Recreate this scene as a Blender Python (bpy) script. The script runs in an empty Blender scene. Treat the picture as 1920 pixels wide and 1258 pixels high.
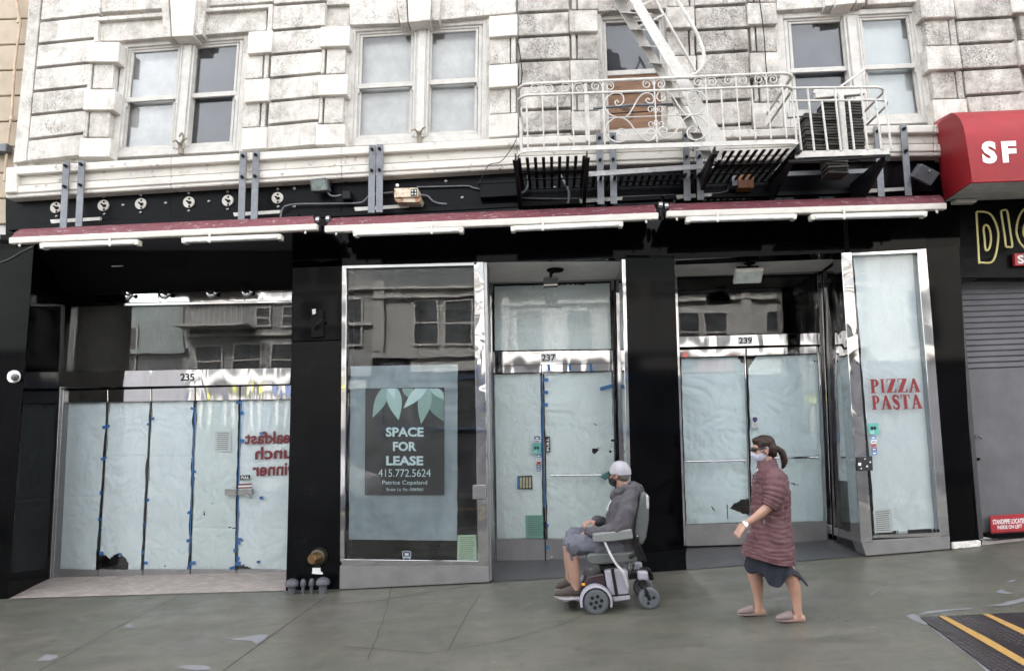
import bpy, bmesh, math, random
from mathutils import Vector as V, Matrix, noise
random.seed(7)
R = math.radians
SC = bpy.context.scene
COL = SC.collection

# ---------------------------------------------------------------- camera
FPX, CX, CY = 1280.0, 960.0, 629.0
DIST = 8.0
def cam_matrix(pitch, yaw, roll):
    cp, sp, cy, sy = math.cos(pitch), math.sin(pitch), math.cos(yaw), math.sin(yaw)
    f = V((sy*cp, cy*cp, sp)); r = V((cy, -sy, 0)); u = r.cross(f)
    c, s = math.cos(roll), math.sin(roll)
    r2 = c*r + s*u; u2 = -s*r + c*u
    return Matrix((r2, u2, -f)).transposed()
CM = cam_matrix(R(8.0), R(-3.5), R(-0.91))
def ray(px, py):
    return CM @ V(((px-CX)/FPX, -(py-CY)/FPX, -1.0))
_d = ray(960, 1088)
CAM = V((0, -DIST, -_d.z*DIST/_d.y))
cd = bpy.data.cameras.new('camera'); cam = bpy.data.objects.new('camera', cd); COL.objects.link(cam)
cd.lens = 36.0*FPX/1920.0; cd.sensor_width = 36.0; cd.clip_end = 500; cd.clip_start = 0.05
cam.matrix_world = Matrix.Translation(CAM) @ CM.to_4x4()
SC.camera = cam

# ---------------------------------------------------------------- light
SUN_EL, SUN_AZ = R(42), R(-22)      # azimuth measured like the sky texture (clockwise from +Y)
w = bpy.data.worlds.new('World'); SC.world = w; w.use_nodes = True
nt = w.node_tree
sk = nt.nodes.new('ShaderNodeTexSky'); sk.sky_type = 'NISHITA'; sk.sun_disc = False
sk.sun_elevation = SUN_EL; sk.sun_rotation = SUN_AZ
sk.dust_density = 5.0; sk.air_density = 1.0; sk.ozone_density = 1.0
hs = nt.nodes.new('ShaderNodeHueSaturation'); hs.inputs['Saturation'].default_value = 0.15      # hazy white sky
nt.links.new(sk.outputs[0], hs.inputs['Color']); nt.links.new(hs.outputs[0], nt.nodes['Background'].inputs[0])
nt.nodes['Background'].inputs[1].default_value = 0.15
sl = bpy.data.lights.new('sun', 'SUN'); so = bpy.data.objects.new('sun', sl); COL.objects.link(so)
sl.energy = 1.6; sl.angle = R(3); sl.color = (1.0, 0.975, 0.94)
sdir = V((math.sin(SUN_AZ)*math.cos(SUN_EL), math.cos(SUN_AZ)*math.cos(SUN_EL), math.sin(SUN_EL)))
so.rotation_euler = sdir.to_track_quat('Z', 'Y').to_euler()
SC.view_settings.view_transform = 'Standard'; SC.view_settings.look = 'None'
SC.view_settings.exposure = 3.25; SC.view_settings.gamma = 1.0
SC.view_settings.use_curve_mapping = False

# ---------------------------------------------------------------- from a pixel to a plane
def P(px, py, Y=0.0):
    d = ray(px, py); t = (Y+DIST)/d.y
    return CAM + d*t
BASE = [(-400,1140),(20,1122),(536,1107),(640,1104),(915,1091),(1187,1075),(1287,1068),(1622,1042),(1780,1029),(1920,1014),(2400,975)]
BW = [P(x, y, 0) for x, y in BASE]
SLOPE = 0.02
def gz(x):
    if x <= BW[0].x: return BW[0].z
    for a, b in zip(BW, BW[1:]):
        if x <= b.x: return a.z + (b.z-a.z)*(x-a.x)/(b.x-a.x)
    return BW[-1].z
def ground(x, y):
    return gz(x) + SLOPE*min(y, 0)
def G(px, py, up=0.0):
    d = ray(px, py); lo, hi = 1.0, 60.0
    for _ in range(50):
        m = (lo+hi)/2; q = CAM + d*m
        if q.z > ground(q.x, q.y)+up: lo = m
        else: hi = m
    return CAM + d*lo
def bl(q, u, v):           # TL TR BR BL pixel quad, v downwards
    (ax,ay),(bx,by),(cx,cy),(dx,dy) = q
    return ((ax*(1-u)+bx*u)*(1-v)+(dx*(1-u)+cx*u)*v, (ay*(1-u)+by*u)*(1-v)+(dy*(1-u)+cy*u)*v)
def sub(q, u0, v0, u1, v1):
    return [bl(q,u0,v0), bl(q,u1,v0), bl(q,u1,v1), bl(q,u0,v1)]
def lerp(a, b, t): return a+(b-a)*t

# ---------------------------------------------------------------- mesh builder
class MB:
    def __init__(s): s.v = []; s.f = []; s.m = []; s.mi = 0
    def add(s, vs, fs):
        n = len(s.v); s.v += [V(p) for p in vs]
        for f in fs: s.f.append([n+i for i in f]); s.m.append(s.mi)
        return s
    def prism(s, pts, off):          # front polygon and its copy moved by off
        n = len(pts); off = V(off)
        s.add(list(pts)+[p+off for p in pts],
              [list(range(n)), list(range(2*n-1, n-1, -1))] + [[i, i+n, (i+1)%n+n, (i+1)%n] for i in range(n)])
        return s
    def slab(s, px, Y, th):
        return s.prism([P(x, y, Y) for x, y in px], (0, th, 0))
    def ring(s, q, Y, th, wu, wv=None, wb=None):   # picture frame in a pixel quad; widths as fractions
        wv = wu if wv is None else wv; wb = wv if wb is None else wb
        s.slab(sub(q,0,0,wu,1), Y, th); s.slab(sub(q,1-wu,0,1,1), Y, th)
        s.slab(sub(q,wu,0,1-wu,wv), Y+.002, th); s.slab(sub(q,wu,1-wb,1-wu,1), Y+.002, th)
        return s
    def box(s, c, d, rot=None):
        x, y, z = [k/2 for k in d]; c = V(c)
        vs = [V((a*x, b*y, e*z)) for a in (-1,1) for b in (-1,1) for e in (-1,1)]
        if rot is not None: vs = [rot @ p for p in vs]
        return s.add([p+c for p in vs], [(0,1,3,2),(4,6,7,5),(0,4,5,1),(2,3,7,6),(0,2,6,4),(1,5,7,3)])
    def frames(s, path):
        T = []
        n = len(path)
        for i in range(n):
            t = path[min(i+1,n-1)]-path[max(i-1,0)]
            T.append(t.normalized() if t.length > 1e-9 else V((0,0,1)))
        u = V((0,0,1)) if abs(T[0].z) < .9 else V((0,1,0))
        out = []
        for t in T:
            u = (u - t*u.dot(t))
            if u.length < 1e-6: u = t.orthogonal()
            u.normalize(); out.append((t, u, t.cross(u)))
        return out
    def tube(s, path, r, n=8, cap=True, flat=1.0):
        path = [V(p) for p in path]
        rr = r if isinstance(r, (list, tuple)) else [r]*len(path)
        vs = []
        for p, (t, u, b), q in zip(path, s.frames(path), rr):
            for k in range(n):
                a = 2*math.pi*(k+.5)/n
                vs.append(p + u*(q*math.cos(a)) + b*(q*flat*math.sin(a)))
        m = len(path); fs = []
        for i in range(m-1):
            for k in range(n):
                k2 = (k+1)%n
                fs.append((i*n+k, (i+1)*n+k, (i+1)*n+k2, i*n+k2))
        if cap: fs += [list(range(n)), [ (m-1)*n+k for k in range(n-1,-1,-1)]]
        return s.add(vs, fs)
    def loft(s, rings, cap=True):
        n = len(rings[0]); vs = [p for r in rings for p in r]; m = len(rings); fs = []
        for i in range(m-1):
            for k in range(n):
                k2 = (k+1)%n
                fs.append((i*n+k, i*n+k2, (i+1)*n+k2, (i+1)*n+k))
        if cap: fs += [list(range(n-1,-1,-1)), [(m-1)*n+k for k in range(n)]]
        return s.add(vs, fs)
    def lathe(s, c, axis, prof, n=20):     # prof: (along, radius)
        c = V(c); t = V(axis).normalized(); u = t.orthogonal().normalized(); b = t.cross(u)
        rings = [[c+t*h+u*(r*math.cos(2*math.pi*k/n))+b*(r*math.sin(2*math.pi*k/n)) for k in range(n)] for h, r in prof]
        return s.loft(rings)
    def ball(s, c, r, rot=None, nu=16, nv=10):
        c = V(c); r = V((r,r,r)) if not hasattr(r,'__len__') else V(r)
        rings = []
        for j in range(nv+1):
            a = math.pi*min(max(j/nv, .012), .988)
            ring = []
            for k in range(nu):
                b = 2*math.pi*k/nu
                p = V((r.x*math.sin(a)*math.cos(b), r.y*math.sin(a)*math.sin(b), -r.z*math.cos(a)))
                ring.append(c+(rot @ p if rot is not None else p))
            rings.append(ring)
        return s.loft(rings)
    def build(s, name, mat, parent=None, smooth=False, bevel=0, seg=1, sharp=35, fix=True):
        me = bpy.data.meshes.new(name)
        me.from_pydata([tuple(p) for p in s.v], [], s.f)
        mats = mat if isinstance(mat, (list, tuple)) else [mat]
        for m in mats: me.materials.append(m)
        if len(mats) > 1:
            for p, k in zip(me.polygons, s.m): p.material_index = k
        if fix:
            bm = bmesh.new(); bm.from_mesh(me); bmesh.ops.recalc_face_normals(bm, faces=bm.faces); bm.to_mesh(me); bm.free()
        if smooth:
            for p in me.polygons: p.use_smooth = True
            me.set_sharp_from_angle(angle=R(sharp))
        me.update()
        o = bpy.data.objects.new(name, me); COL.objects.link(o)
        if parent is not None: attach(o, parent)
        if bevel:
            b = o.modifiers.new('bevel', 'BEVEL'); b.width = bevel; b.segments = seg; b.limit_method = 'ANGLE'; b.angle_limit = R(40)
        return o
LOC = {}
def attach(o, parent):
    o.parent = parent
    if parent.name in LOC: o.matrix_parent_inverse = Matrix.Translation(-LOC[parent.name])
def tag(o, label, cat=None, group=None, kind=None):
    if label: o['label'] = label
    if cat: o['category'] = cat
    if group: o['group'] = group
    if kind: o['kind'] = kind
    return o
def thing(name, label, cat, loc, group=None):
    o = bpy.data.objects.new(name, None); COL.objects.link(o); o.location = loc; o.empty_display_size = .1
    LOC[o.name] = V(loc)
    return tag(o, label, cat, group)
def solo(mb, name, mat, label, cat, group=None, **k):
    """one thing that is one mesh, its origin moved to its lowest middle"""
    o = mb.build(name, mat, **k)
    vs = [v.co for v in o.data.vertices]
    c = V(((min(v.x for v in vs)+max(v.x for v in vs))/2, (min(v.y for v in vs)+max(v.y for v in vs))/2, min(v.z for v in vs)))
    o.data.transform(Matrix.Translation(-c)); o.location = c
    return tag(o, label, cat, group)
def baked(o):
    dg = bpy.context.evaluated_depsgraph_get()
    me = bpy.data.meshes.new_from_object(o.evaluated_get(dg))
    o.modifiers.clear(); old = o.data; o.data = me; bpy.data.meshes.remove(old)
    return o
def organic(mb, name, mat, parent, voxel=.012, it=6, fold=0, fscale=9, seed=0, stretch=(1,1,1)):
    """join overlapping closed shapes into one continuous skin"""
    o = mb.build(name, mat, None)
    m = o.modifiers.new('skin', 'REMESH'); m.mode = 'VOXEL'; m.voxel_size = voxel
    if it:
        k = o.modifiers.new('soft', 'SMOOTH'); k.factor = .5; k.iterations = it
    baked(o)
    if fold:
        me = o.data; off = V((seed*3.7, seed*1.3, seed*2.1))
        for v in me.vertices:
            q = V((v.co.x*stretch[0], v.co.y*stretch[1], v.co.z*stretch[2]))*fscale+off
            v.co += v.normal*fold*(.8*noise.noise(q)+.35-1.3*abs(noise.noise(q*1.35+off))+.4*noise.noise(q*2.6))
    for p in o.data.polygons: p.use_smooth = True
    if parent is not None: attach(o, parent)
    return o
def catmull(pts, n=6):
    pts = [V(p) for p in pts]; out = []
    for i in range(len(pts)-1):
        a, b, c, d = pts[max(i-1,0)], pts[i], pts[i+1], pts[min(i+2,len(pts)-1)]
        for k in range(n):
            t = k/n
            out.append(.5*((2*b)+(c-a)*t+(2*a-5*b+4*c-d)*t*t+(3*b-a-3*c+d)*t**3))
    out.append(pts[-1]); return out
def catn(vals, n=6):
    return [p.x for p in catmull([(v,0,0) for v in vals], n)]
def limb(mb, pts, rad, n=14, k=5, flat=1.0):
    path = catmull(pts, k); rr = catn(rad, k)
    a, b = path[0], path[-1]
    d0 = (path[0]-path[1]).normalized(); d1 = (path[-1]-path[-2]).normalized()
    path = [a+d0*rr[0]*.8, a+d0*rr[0]*.5]+path+[b+d1*rr[-1]*.5, b+d1*rr[-1]*.8]
    rr = [rr[0]*.35, rr[0]*.8]+rr+[rr[-1]*.8, rr[-1]*.35]
    return mb.tube(path, rr, n, flat=flat)

# ---------------------------------------------------------------- materials
def C4(c): return (c[0], c[1], c[2], 1)
class N:
    def __init__(s, name):
        s.m = bpy.data.materials.new(name); s.m.use_nodes = True; s.t = s.m.node_tree
        s.b = s.t.nodes['Principled BSDF']; s.out = s.t.nodes['Material Output']; s._c = None
    def n(s, typ, **kw):
        o = s.t.nodes.new('ShaderNode'+typ)
        for k, v in kw.items():
            if k.startswith('i_'): o.inputs[k[2:].replace('_',' ')].default_value = v
            else: setattr(o, k, v)
        return o
    def l(s, a, b): s.t.links.new(a, b)
    def co(s, scale=(1,1,1), kind='Object'):
        if s._c is None: s._c = s.n('TexCoord')
        m = s.n('Mapping'); m.inputs['Scale'].default_value = scale; s.l(s._c.outputs[kind], m.inputs[0]); return m.outputs[0]
    def noise(s, scale, detail=4, rough=.6, sc=(1,1,1), dist=0):
        o = s.n('TexNoise', i_Scale=scale, i_Detail=detail, i_Roughness=rough, i_Distortion=dist); s.l(s.co(sc), o.inputs['Vector']); return o.outputs['Fac']
    def ramp(s, fac, a, b, c0=(0,0,0), c1=(1,1,1)):
        r = s.n('ValToRGB'); e = r.color_ramp.elements
        e[0].position = a; e[1].position = b; e[0].color = C4(c0); e[1].color = C4(c1); s.l(fac, r.inputs[0]); return r.outputs[0]
    def mix(s, fac, a, b, mode='MIX'):
        o = s.n('Mix', data_type='RGBA', blend_type=mode)
        for sock, val in ((o.inputs[0], fac), (o.inputs[6], a), (o.inputs[7], b)):
            if hasattr(val, 'is_output'): s.l(val, sock)
            elif hasattr(val, '__len__'): sock.default_value = C4(val)
            else: sock.default_value = val
        return o.outputs[2]
    def math(s, op, a, b=0.0):
        o = s.n('Math', operation=op)
        for i, val in enumerate((a, b)):
            if hasattr(val, 'is_output'): s.l(val, o.inputs[i])
            else: o.inputs[i].default_value = val
        return o.outputs[0]
    def bump(s, h, strength=.3, dist=.01):
        o = s.n('Bump', i_Strength=strength, i_Distance=dist); s.l(h, o.inputs['Height']); s.l(o.outputs[0], s.b.inputs['Normal']); return o
    def col(s, c):
        if hasattr(c, 'is_output'): s.l(c, s.b.inputs['Base Color'])
        else: s.b.inputs['Base Color'].default_value = C4(c)
        return s
    def rough(s, r, metal=0, spec=None):
        if hasattr(r, 'is_output'): s.l(r, s.b.inputs['Roughness'])
        else: s.b.inputs['Roughness'].default_value = r
        s.b.inputs['Metallic'].default_value = metal
        if spec is not None: s.b.inputs['Specular IOR Level'].default_value = spec
        return s
def plain(name, c, rough=.5, metal=0, var=.25, vs=6, bump=.15, bs=120, spec=None, dirt=None, sc=(1,1,1)):
    k = N(name)
    n1 = k.noise(vs, 5, .65, sc)
    a = [max(0, x*(1-var)) for x in c]; b = [min(1, x*(1+var)) for x in c]
    cc = k.ramp(n1, .3, .7, a, b)
    if dirt:
        d = k.ramp(k.noise(dirt[1], 6, .7), dirt[2], dirt[2]+.12); cc = k.mix(d, cc, dirt[0])
    k.col(cc); k.rough(rough, metal, spec)
    if bump: k.bump(k.noise(bs, 4, .6), bump, .004)
    return k.m
def stone(name, soot, speck, g=1.0):
    k = N(name)
    base = k.ramp(k.noise(3, 5, .6), .3, .7, [x*g for x in (.50,.47,.425)], [x*g for x in (.63,.60,.555)])
    big = k.noise(1.1, 5, .7, (1,1,1.6)); mid = k.noise(7, 6, .75, (1,1,.7)); fine = k.noise(55, 5, .8)
    a = k.ramp(k.math('ADD', k.math('MULTIPLY', big, .55), k.math('MULTIPLY', mid, .45)), soot, soot+.2)
    c = k.mix(k.math('MULTIPLY', a, .76), base, (.13,.105,.085))
    sp = k.math('MULTIPLY', k.ramp(fine, speck, speck+.07), k.ramp(k.noise(2.1, 4, .7), .4, .62))
    c = k.mix(k.math('MULTIPLY', sp, .85), c, (.06,.052,.048))
    st = k.ramp(k.noise(9, 4, .7, (3.5,1,.12)), .58, .8)          # rain streaks
    c = k.mix(k.math('MULTIPLY', st, .6), c, (.12,.10,.08))
    k.col(c); k.rough(.85)
    h = k.math('ADD', k.noise(45, 4, .7), k.math('MULTIPLY', sp, -.8)); k.bump(h, .55, .012)
    return k.m
def chromed(name, rough=.06, wav=.10, c=(.40,.40,.41), sc=(1,1,1), ns=2.2):
    k = N(name); k.col(c); k.rough(rough, 1)
    k.bump(k.noise(ns, 1, .3, sc, .5), wav, .05); return k.m
def glassy(name, tint=(.975,.99,.99), ior=1.45, extra=.0, wav=.07, smear=.03):
    k = N(name)
    tr = k.n('BsdfTransparent'); tr.inputs[0].default_value = C4(tint)
    gl = k.n('BsdfGlossy'); gl.inputs['Roughness'].default_value = .01
    fr = k.n('Fresnel', i_IOR=ior)
    bp = k.n('Bump', i_Strength=wav, i_Distance=.02); k.l(k.noise(1.3, 2, .5), bp.inputs['Height'])
    k.l(bp.outputs[0], gl.inputs['Normal'])
    f = k.math('MINIMUM', k.math('ADD', fr.outputs[0], extra), 1.0)
    mx = k.n('MixShader'); k.l(f, mx.inputs[0]); k.l(tr.outputs[0], mx.inputs[1]); k.l(gl.outputs[0], mx.inputs[2])
    df = k.n('BsdfDiffuse'); df.inputs[0].default_value = (.6,.62,.62,1)          # smears and dust on the pane
    sm = k.math('MULTIPLY', k.ramp(k.noise(2.3, 6, .7, (1,1,.6), 1.2), .45, .8), smear)
    m2 = k.n('MixShader'); k.l(sm, m2.inputs[0]); k.l(mx.outputs[0], m2.inputs[1]); k.l(df.outputs[0], m2.inputs[2])
    k.l(m2.outputs[0], k.out.inputs[0]); return k.m

M = {}
M['stone'] = stone('white painted stone', .475, .53)
M['quoin'] = stone('smooth painted quoin', .53, .58, 1.04)
M['sootquoin'] = stone('sooty painted quoin', .45, .52)
M['sooty'] = stone('sooty painted stone', .405, .485)
M['trim'] = plain('old cream trim paint', (.52,.50,.47), .55, var=.12, vs=4, dirt=((.2,.17,.15), 14, .6))
M['woodwhite'] = plain('flaking window paint', (.46,.44,.41), .6, var=.15, vs=8, dirt=((.16,.15,.14), 22, .62))
M['granite'] = plain('polished black granite', (.0012,.0013,.0018), .07, var=.5, vs=3, bump=.02, bs=2, spec=.09, dirt=((.02,.02,.023), 34, .66))
M['granite2'] = plain('dusty black granite', (.002,.0022,.003), .22, var=.6, vs=2.5, bump=.03, bs=30, spec=.12, dirt=((.07,.07,.075), 40, .7))
M['blackpaint'] = plain('black fascia paint', (.002,.0023,.0034), .38, var=.4, vs=4, spec=.10, bump=.1, bs=18, dirt=((.2,.2,.2), 30, .74))
M['blackflat'] = plain('flat black paint', (.0015,.0015,.0018), .7, var=.3, spec=.15)
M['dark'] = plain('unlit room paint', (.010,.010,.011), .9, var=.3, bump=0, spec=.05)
M['chrome'] = chromed('polished chrome trim')
M['chrome2'] = chromed('buckled chrome panel', .05, .26, (.46,.46,.47), (1.5,1,.25), 2.2)
M['chrome3'] = chromed('dented chrome post', .05, .35, (.42,.42,.43), (1,1,.8), 3.0)
M['steel'] = plain('brushed steel', (.34,.34,.35), .3, 1, var=.1, vs=4, bump=.08, bs=260, sc=(.15,1,6))
M['steelbase'] = plain('scuffed steel base', (.26,.255,.26), .42, .75, var=.16, vs=3, bump=.1, bs=80, dirt=((.16,.155,.15), 8, .68))
M['glass'] = glassy('window glass', (.985,.995,.995))
M['glassdark'] = glassy('old sash glass', (.95,.96,.97), 1.45, .0, .02)
M['galv'] = plain('galvanised strap', (.13,.135,.145), .5, .55, var=.2, vs=14)
M['maroon'] = plain('maroon hood paint', (.135,.040,.050), .5, var=.2, vs=5, spec=.25, dirt=((.55,.5,.48), 17, .585))
M['cream'] = plain('cream enamel', (.53,.505,.455), .4, var=.1, dirt=((.3,.26,.2), 18, .7))
M['whitepaint'] = plain('white iron paint', (.47,.45,.42), .5, var=.2, vs=9, dirt=((.10,.085,.075), 24, .62))
M['blackiron'] = plain('black iron', (.006,.0065,.008), .5, 0, var=.3, spec=.2)
M['soffit'] = plain('painted soffit', (.68,.66,.63), .6, var=.12, vs=3, dirt=((.25,.23,.2), 9, .68))
M['tape'] = plain('blue masking tape', (.02,.16,.44), .6, var=.2, bump=.2)
def papermat(name, c):
    k = N(name); k.col(k.ramp(k.noise(2.5, 4, .6), .3, .7, [x*.93 for x in c], c)); k.rough(.75)
    h = k.math('ADD', k.noise(5, 5, .6, (1,1,.6), .8), k.math('MULTIPLY', k.noise(22, 4, .6, (1,1,1), 1.0), .22)); k.bump(h, .85, .035); return k.m
M['paper'] = papermat('pale window paper', (.82,.895,.93))
M['paper2'] = papermat('green tinted paper', (.77,.845,.85))
M['paper3'] = papermat('brown edged paper', (.72,.825,.855))
M['rubber'] = plain('grey rubber', (.11,.12,.13), .7, var=.15)
M['asphalt'] = plain('asphalt', (.05,.05,.052), .8, var=.3, vs=20, bump=.3, bs=200)
# ================================================================ SETTING
def ground_grid(xs, ys, up=0.0):
    mb = MB(); n = len(ys)
    vs = [V((x, y, ground(x, y)+up)) for x in xs for y in ys]
    fs = [(i*n+j, (i+1)*n+j, (i+1)*n+j+1, i*n+j+1) for i in range(len(xs)-1) for j in range(n-1)]
    return mb.add(vs, fs)
KERB = -5.6
k = N('stained pavement concrete')
big = k.ramp(k.noise(.55, 5, .65, (1,1,1), .8), .35, .68, (.084,.079,.067), (.069,.074,.053))
c = k.mix(k.math('MULTIPLY', k.ramp(k.noise(1.4, 6, .7, (.7,1.6,1)), .45, .75), .7), big, (.135,.12,.094))
c = k.mix(k.math('MULTIPLY', k.ramp(k.noise(3.1, 6, .75, (.5,1.6,1), 1.0), .47, .74), .8), c, (.036,.038,.030))
c = k.mix(k.ramp(k.noise(15, 3, .8, (.5,1.2,1)),   .67, .73), c, (.035,.033,.030))
vs_ = k.n('TexVoronoi', i_Scale=4.0, i_Randomness=1.0); k.l(k.co((1,1,1)), vs_.inputs['Vector'])       # trodden gum
c = k.mix(k.ramp(vs_.outputs['Distance'], .09, .13, (.7,)*3, (0,0,0)), c, (.030,.030,.027))
vs_ = k.n('TexVoronoi', i_Scale=2.1, i_Randomness=1.0); k.l(k.co((1,1.1,1)), vs_.inputs['Vector'])
c = k.mix(k.ramp(vs_.outputs['Distance'], .03, .06, (.6,)*3, (0,0,0)), c, (.19,.185,.18))
c = k.mix(k.math('MULTIPLY', k.ramp(k.noise(90, 3, .7), .48, .72), .55), c, (.16,.15,.135))
k.col(c); k.rough(k.ramp(k.noise(2.0, 4, .6), .3, .7, (.26,)*3, (.52,)*3), 0, .5)
k.bump(k.math('ADD', k.noise(140, 4, .7), k.noise(6, 3, .6)), .3, .008)
M['pave'] = k.m
xs = sorted(set([-60,-30,-15]+[p.x for p in BW]+[i*.5-7 for i in range(30)]+[15,30,60]))
# everything stands on one sheet that runs from far left to far right
tag(ground_grid(xs, [KERB, -4, -2, -1, 0, 2, 6]).build('sidewalk', M['pave']), None, kind='structure')
kb = MB()
for a, b in zip(xs, xs[1:]):
    za, zb = ground(a, KERB), ground(b, KERB)
    kb.add([V((a,KERB-.002,za)),V((b,KERB-.002,zb)),V((b,KERB-.16,zb)),V((a,KERB-.16,za)),V((a,KERB-.16,za-.14)),V((b,KERB-.16,zb-.14))],
           [(0,1,2,3),(3,2,5,4)])
tag(kb.build('kerb', plain('kerb stone', (.22,.21,.2), .7)), None, kind='structure')
tag(ground_grid(xs, [-60, -30, -17, -10, KERB-.16], -.14).build('road', M['asphalt']), None, kind='structure')
mk = MB()
for yy, ww in ((-8.9,.1),(-9.1,.1)):
    mk.add([V((-30,yy,ground(-30,yy)-.135)),V((30,yy,ground(30,yy)-.135)),V((30,yy+ww,ground(30,yy)-.135)),V((-30,yy+ww,ground(-30,yy)-.135))],[(0,1,2,3)])
tag(mk.build('road_marking', plain('yellow road paint', (.45,.30,.05), .6)), None, kind='structure')
# slab joints scored across the pavement
M['joint'] = plain('dirty slab joint', (.042,.041,.037), .9)
def ground_strip(pts, wpx, up=.003):
    mb = MB(); g = [G(x, y, up) for x, y in pts]
    L = []
    for i, p in enumerate(g):
        t = (g[min(i+1,len(g)-1)]-g[max(i-1,0)]); t.z = 0; t.normalize(); s = V((-t.y, t.x, 0))*wpx
        j = .6+.8*random.random()
        L += [p+s*j, p-s*j]
    return mb.add(L, [(2*i, 2*i+1, 2*i+3, 2*i+2) for i in range(len(g)-1)])
def dense(pts, n=12, jit=1.0):
    out = []
    for a, b in zip(pts, pts[1:]):
        for i in range(n):
            t = i/n; out.append((a[0]+(b[0]-a[0])*t+random.uniform(-jit,jit), a[1]+(b[1]-a[1])*t+random.uniform(-jit,jit)*.5))
    out.append(pts[-1]); return out
for nm, pts, wd, j in (('slab_joint', [(412,1262),(500,1197),(580,1140),(612,1118)], .006, .5),
                    ('slab_joint', [(64,1262),(210,1180),(345,1112)], .004, .5),
                    ('slab_joint', [(838,1222),(868,1165),(900,1112)], .003, .7),
                    ('pavement_crack', [(640,1131),(720,1124),(800,1110),(880,1098)], .005, 1.2),
                    ('pavement_crack', [(640,1210),(800,1224),(930,1204),(1040,1175),(1130,1140)], .003, 1.6),
                    ('pavement_crack', [(735,1100),(728,1126),(712,1180),(690,1235)], .003, 1.6),
                    ('pavement_crack', [(1640,1096),(1720,1092),(1790,1086)], .003, 1.2)):
    tag(ground_strip(dense(pts, 10, j), wd).build(nm, M['joint']), None, kind='structure')
# pale patches where the surface coat has worn through
M['patch'] = plain('worn pale patch', (.16,.158,.172), .5, var=.15, vs=20)
def patch(pts, up=.003):
    g = []
    for (a, b) in zip(pts, pts[1:]+pts[:1]):
        for i in range(4):
            t = i/4; g.append((a[0]+(b[0]-a[0])*t+random.uniform(-1.2,1.2), a[1]+(b[1]-a[1])*t+random.uniform(-.7,.7)))
    return MB().add([G(x, y, up) for x, y in g], [list(range(len(g)))])
for pts in ([(227,1176),(243,1168),(250,1170),(247,1173),(257,1174),(252,1176)],
            [(424,1196),(460,1194),(478,1189),(506,1189),(492,1200),(481,1207),(472,1201),(440,1199)],
            [(68,1239),(80,1230),(88,1226),(108,1228),(109,1232),(97,1237),(76,1238)],
            [(330,1250),(352,1246),(390,1247),(398,1254),(360,1256)],[(324,1216),(343,1213),(341,1217)],
            [(1457,1122),(1470,1119),(1472,1122),(1462,1125)],[(1628,1114),(1645,1104),(1648,1105),(1635,1114)],
            [(1866,1109),(1878,1104),(1900,1113),(1880,1113)],[(1888,1090),(1902,1086),(1905,1089),(1893,1092)],
            [(1697,1154),(1713,1149),(1725,1156),(1741,1168),(1735,1171),(1715,1164)],
            [(1722,1153),(1740,1145),(1820,1138),(1822,1140),(1745,1149)],
            [(1852,1136),(1880,1130),(1920,1119),(1924,1127),(1890,1134)],
            [(1740,1172),(1775,1192),(1830,1227),(1868,1262),(1855,1262),(1820,1232),(1770,1196)]):
    tag(patch(pts).build('worn_patch', M['patch']), None, kind='structure')
# tiled thresholds
k = N('pale threshold tiles')
br = k.n('TexBrick', i_Scale=1.0); k.l(k.co((5,5,5)), br.inputs['Vector'])
br.inputs['Color1'].default_value = (.40,.34,.31,1); br.inputs['Color2'].default_value = (.27,.23,.21,1); br.inputs['Mortar'].default_value = (.2,.18,.17,1)
br.inputs['Mortar Size'].default_value = .02
k.col(k.mix(k.math('MULTIPLY', k.ramp(k.noise(6,5,.7), .45, .7), .6), br.outputs[0], (.17,.15,.14))); k.rough(.5); M['tile'] = k.m
k = N('dark threshold tiles')
br = k.n('TexBrick', i_Scale=1.0); k.l(k.co((3.2,3.2,3.2)), br.inputs['Vector'])
br.inputs['Color1'].default_value = (.055,.055,.06,1); br.inputs['Color2'].default_value = (.045,.045,.05,1); br.inputs['Mortar'].default_value = (.02,.02,.02,1)
br.inputs['Mortar Size'].default_value = .012
k.col(br.outputs[0]); k.rough(.4); M['tiledark'] = k.m
def floor_patch(front, back, Yb, mat):
    """threshold floor from its front px line at the facade to its back px line at depth Yb"""
    mb = MB(); n = 6; vs = []
    for i in range(n+1):
        t = i/n
        a = P(lerp(front[0][0],front[1][0],t), lerp(front[0][1],front[1][1],t), -.01); a.z = ground(a.x, a.y)+.006
        b = P(lerp(back[0][0],back[1][0],t), lerp(back[0][1],back[1][1],t), Yb)
        if b.z < gz(b.x)+.006: b.z = gz(b.x)+.006
        vs += [a, b]
    mb.add(vs, [(2*i, 2*i+2, 2*i+3, 2*i+1) for i in range(n)])
    tag(mb.build('threshold_floor', mat), None, kind='structure')
floor_patch([(17,1124),(537,1106)], [(95,1082),(542,1071)], 1.0, M['tile'])
floor_patch([(915,1091),(1187,1075)], [(928,1051),(1160,1046)], 1.1, M['tiledark'])
floor_patch([(1287,1068),(1624,1042)], [(1287,1026),(1562,1017)], 1.1, M['tiledark'])
floor_patch([(1838,1024),(1960,1009)], [(1842,1007),(1960,1000)], .35, M['tile'])
# ================================================================ THE BUILDING
bloc = P(900, 1091, .6)
B = thing('commercial_building', 'white stone fronted commercial building with black granite shopfronts and rusted upper windows', 'building', bloc)
B['label'] = 'white painted stone building above empty black granite shopfronts'
WY = .09
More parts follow.
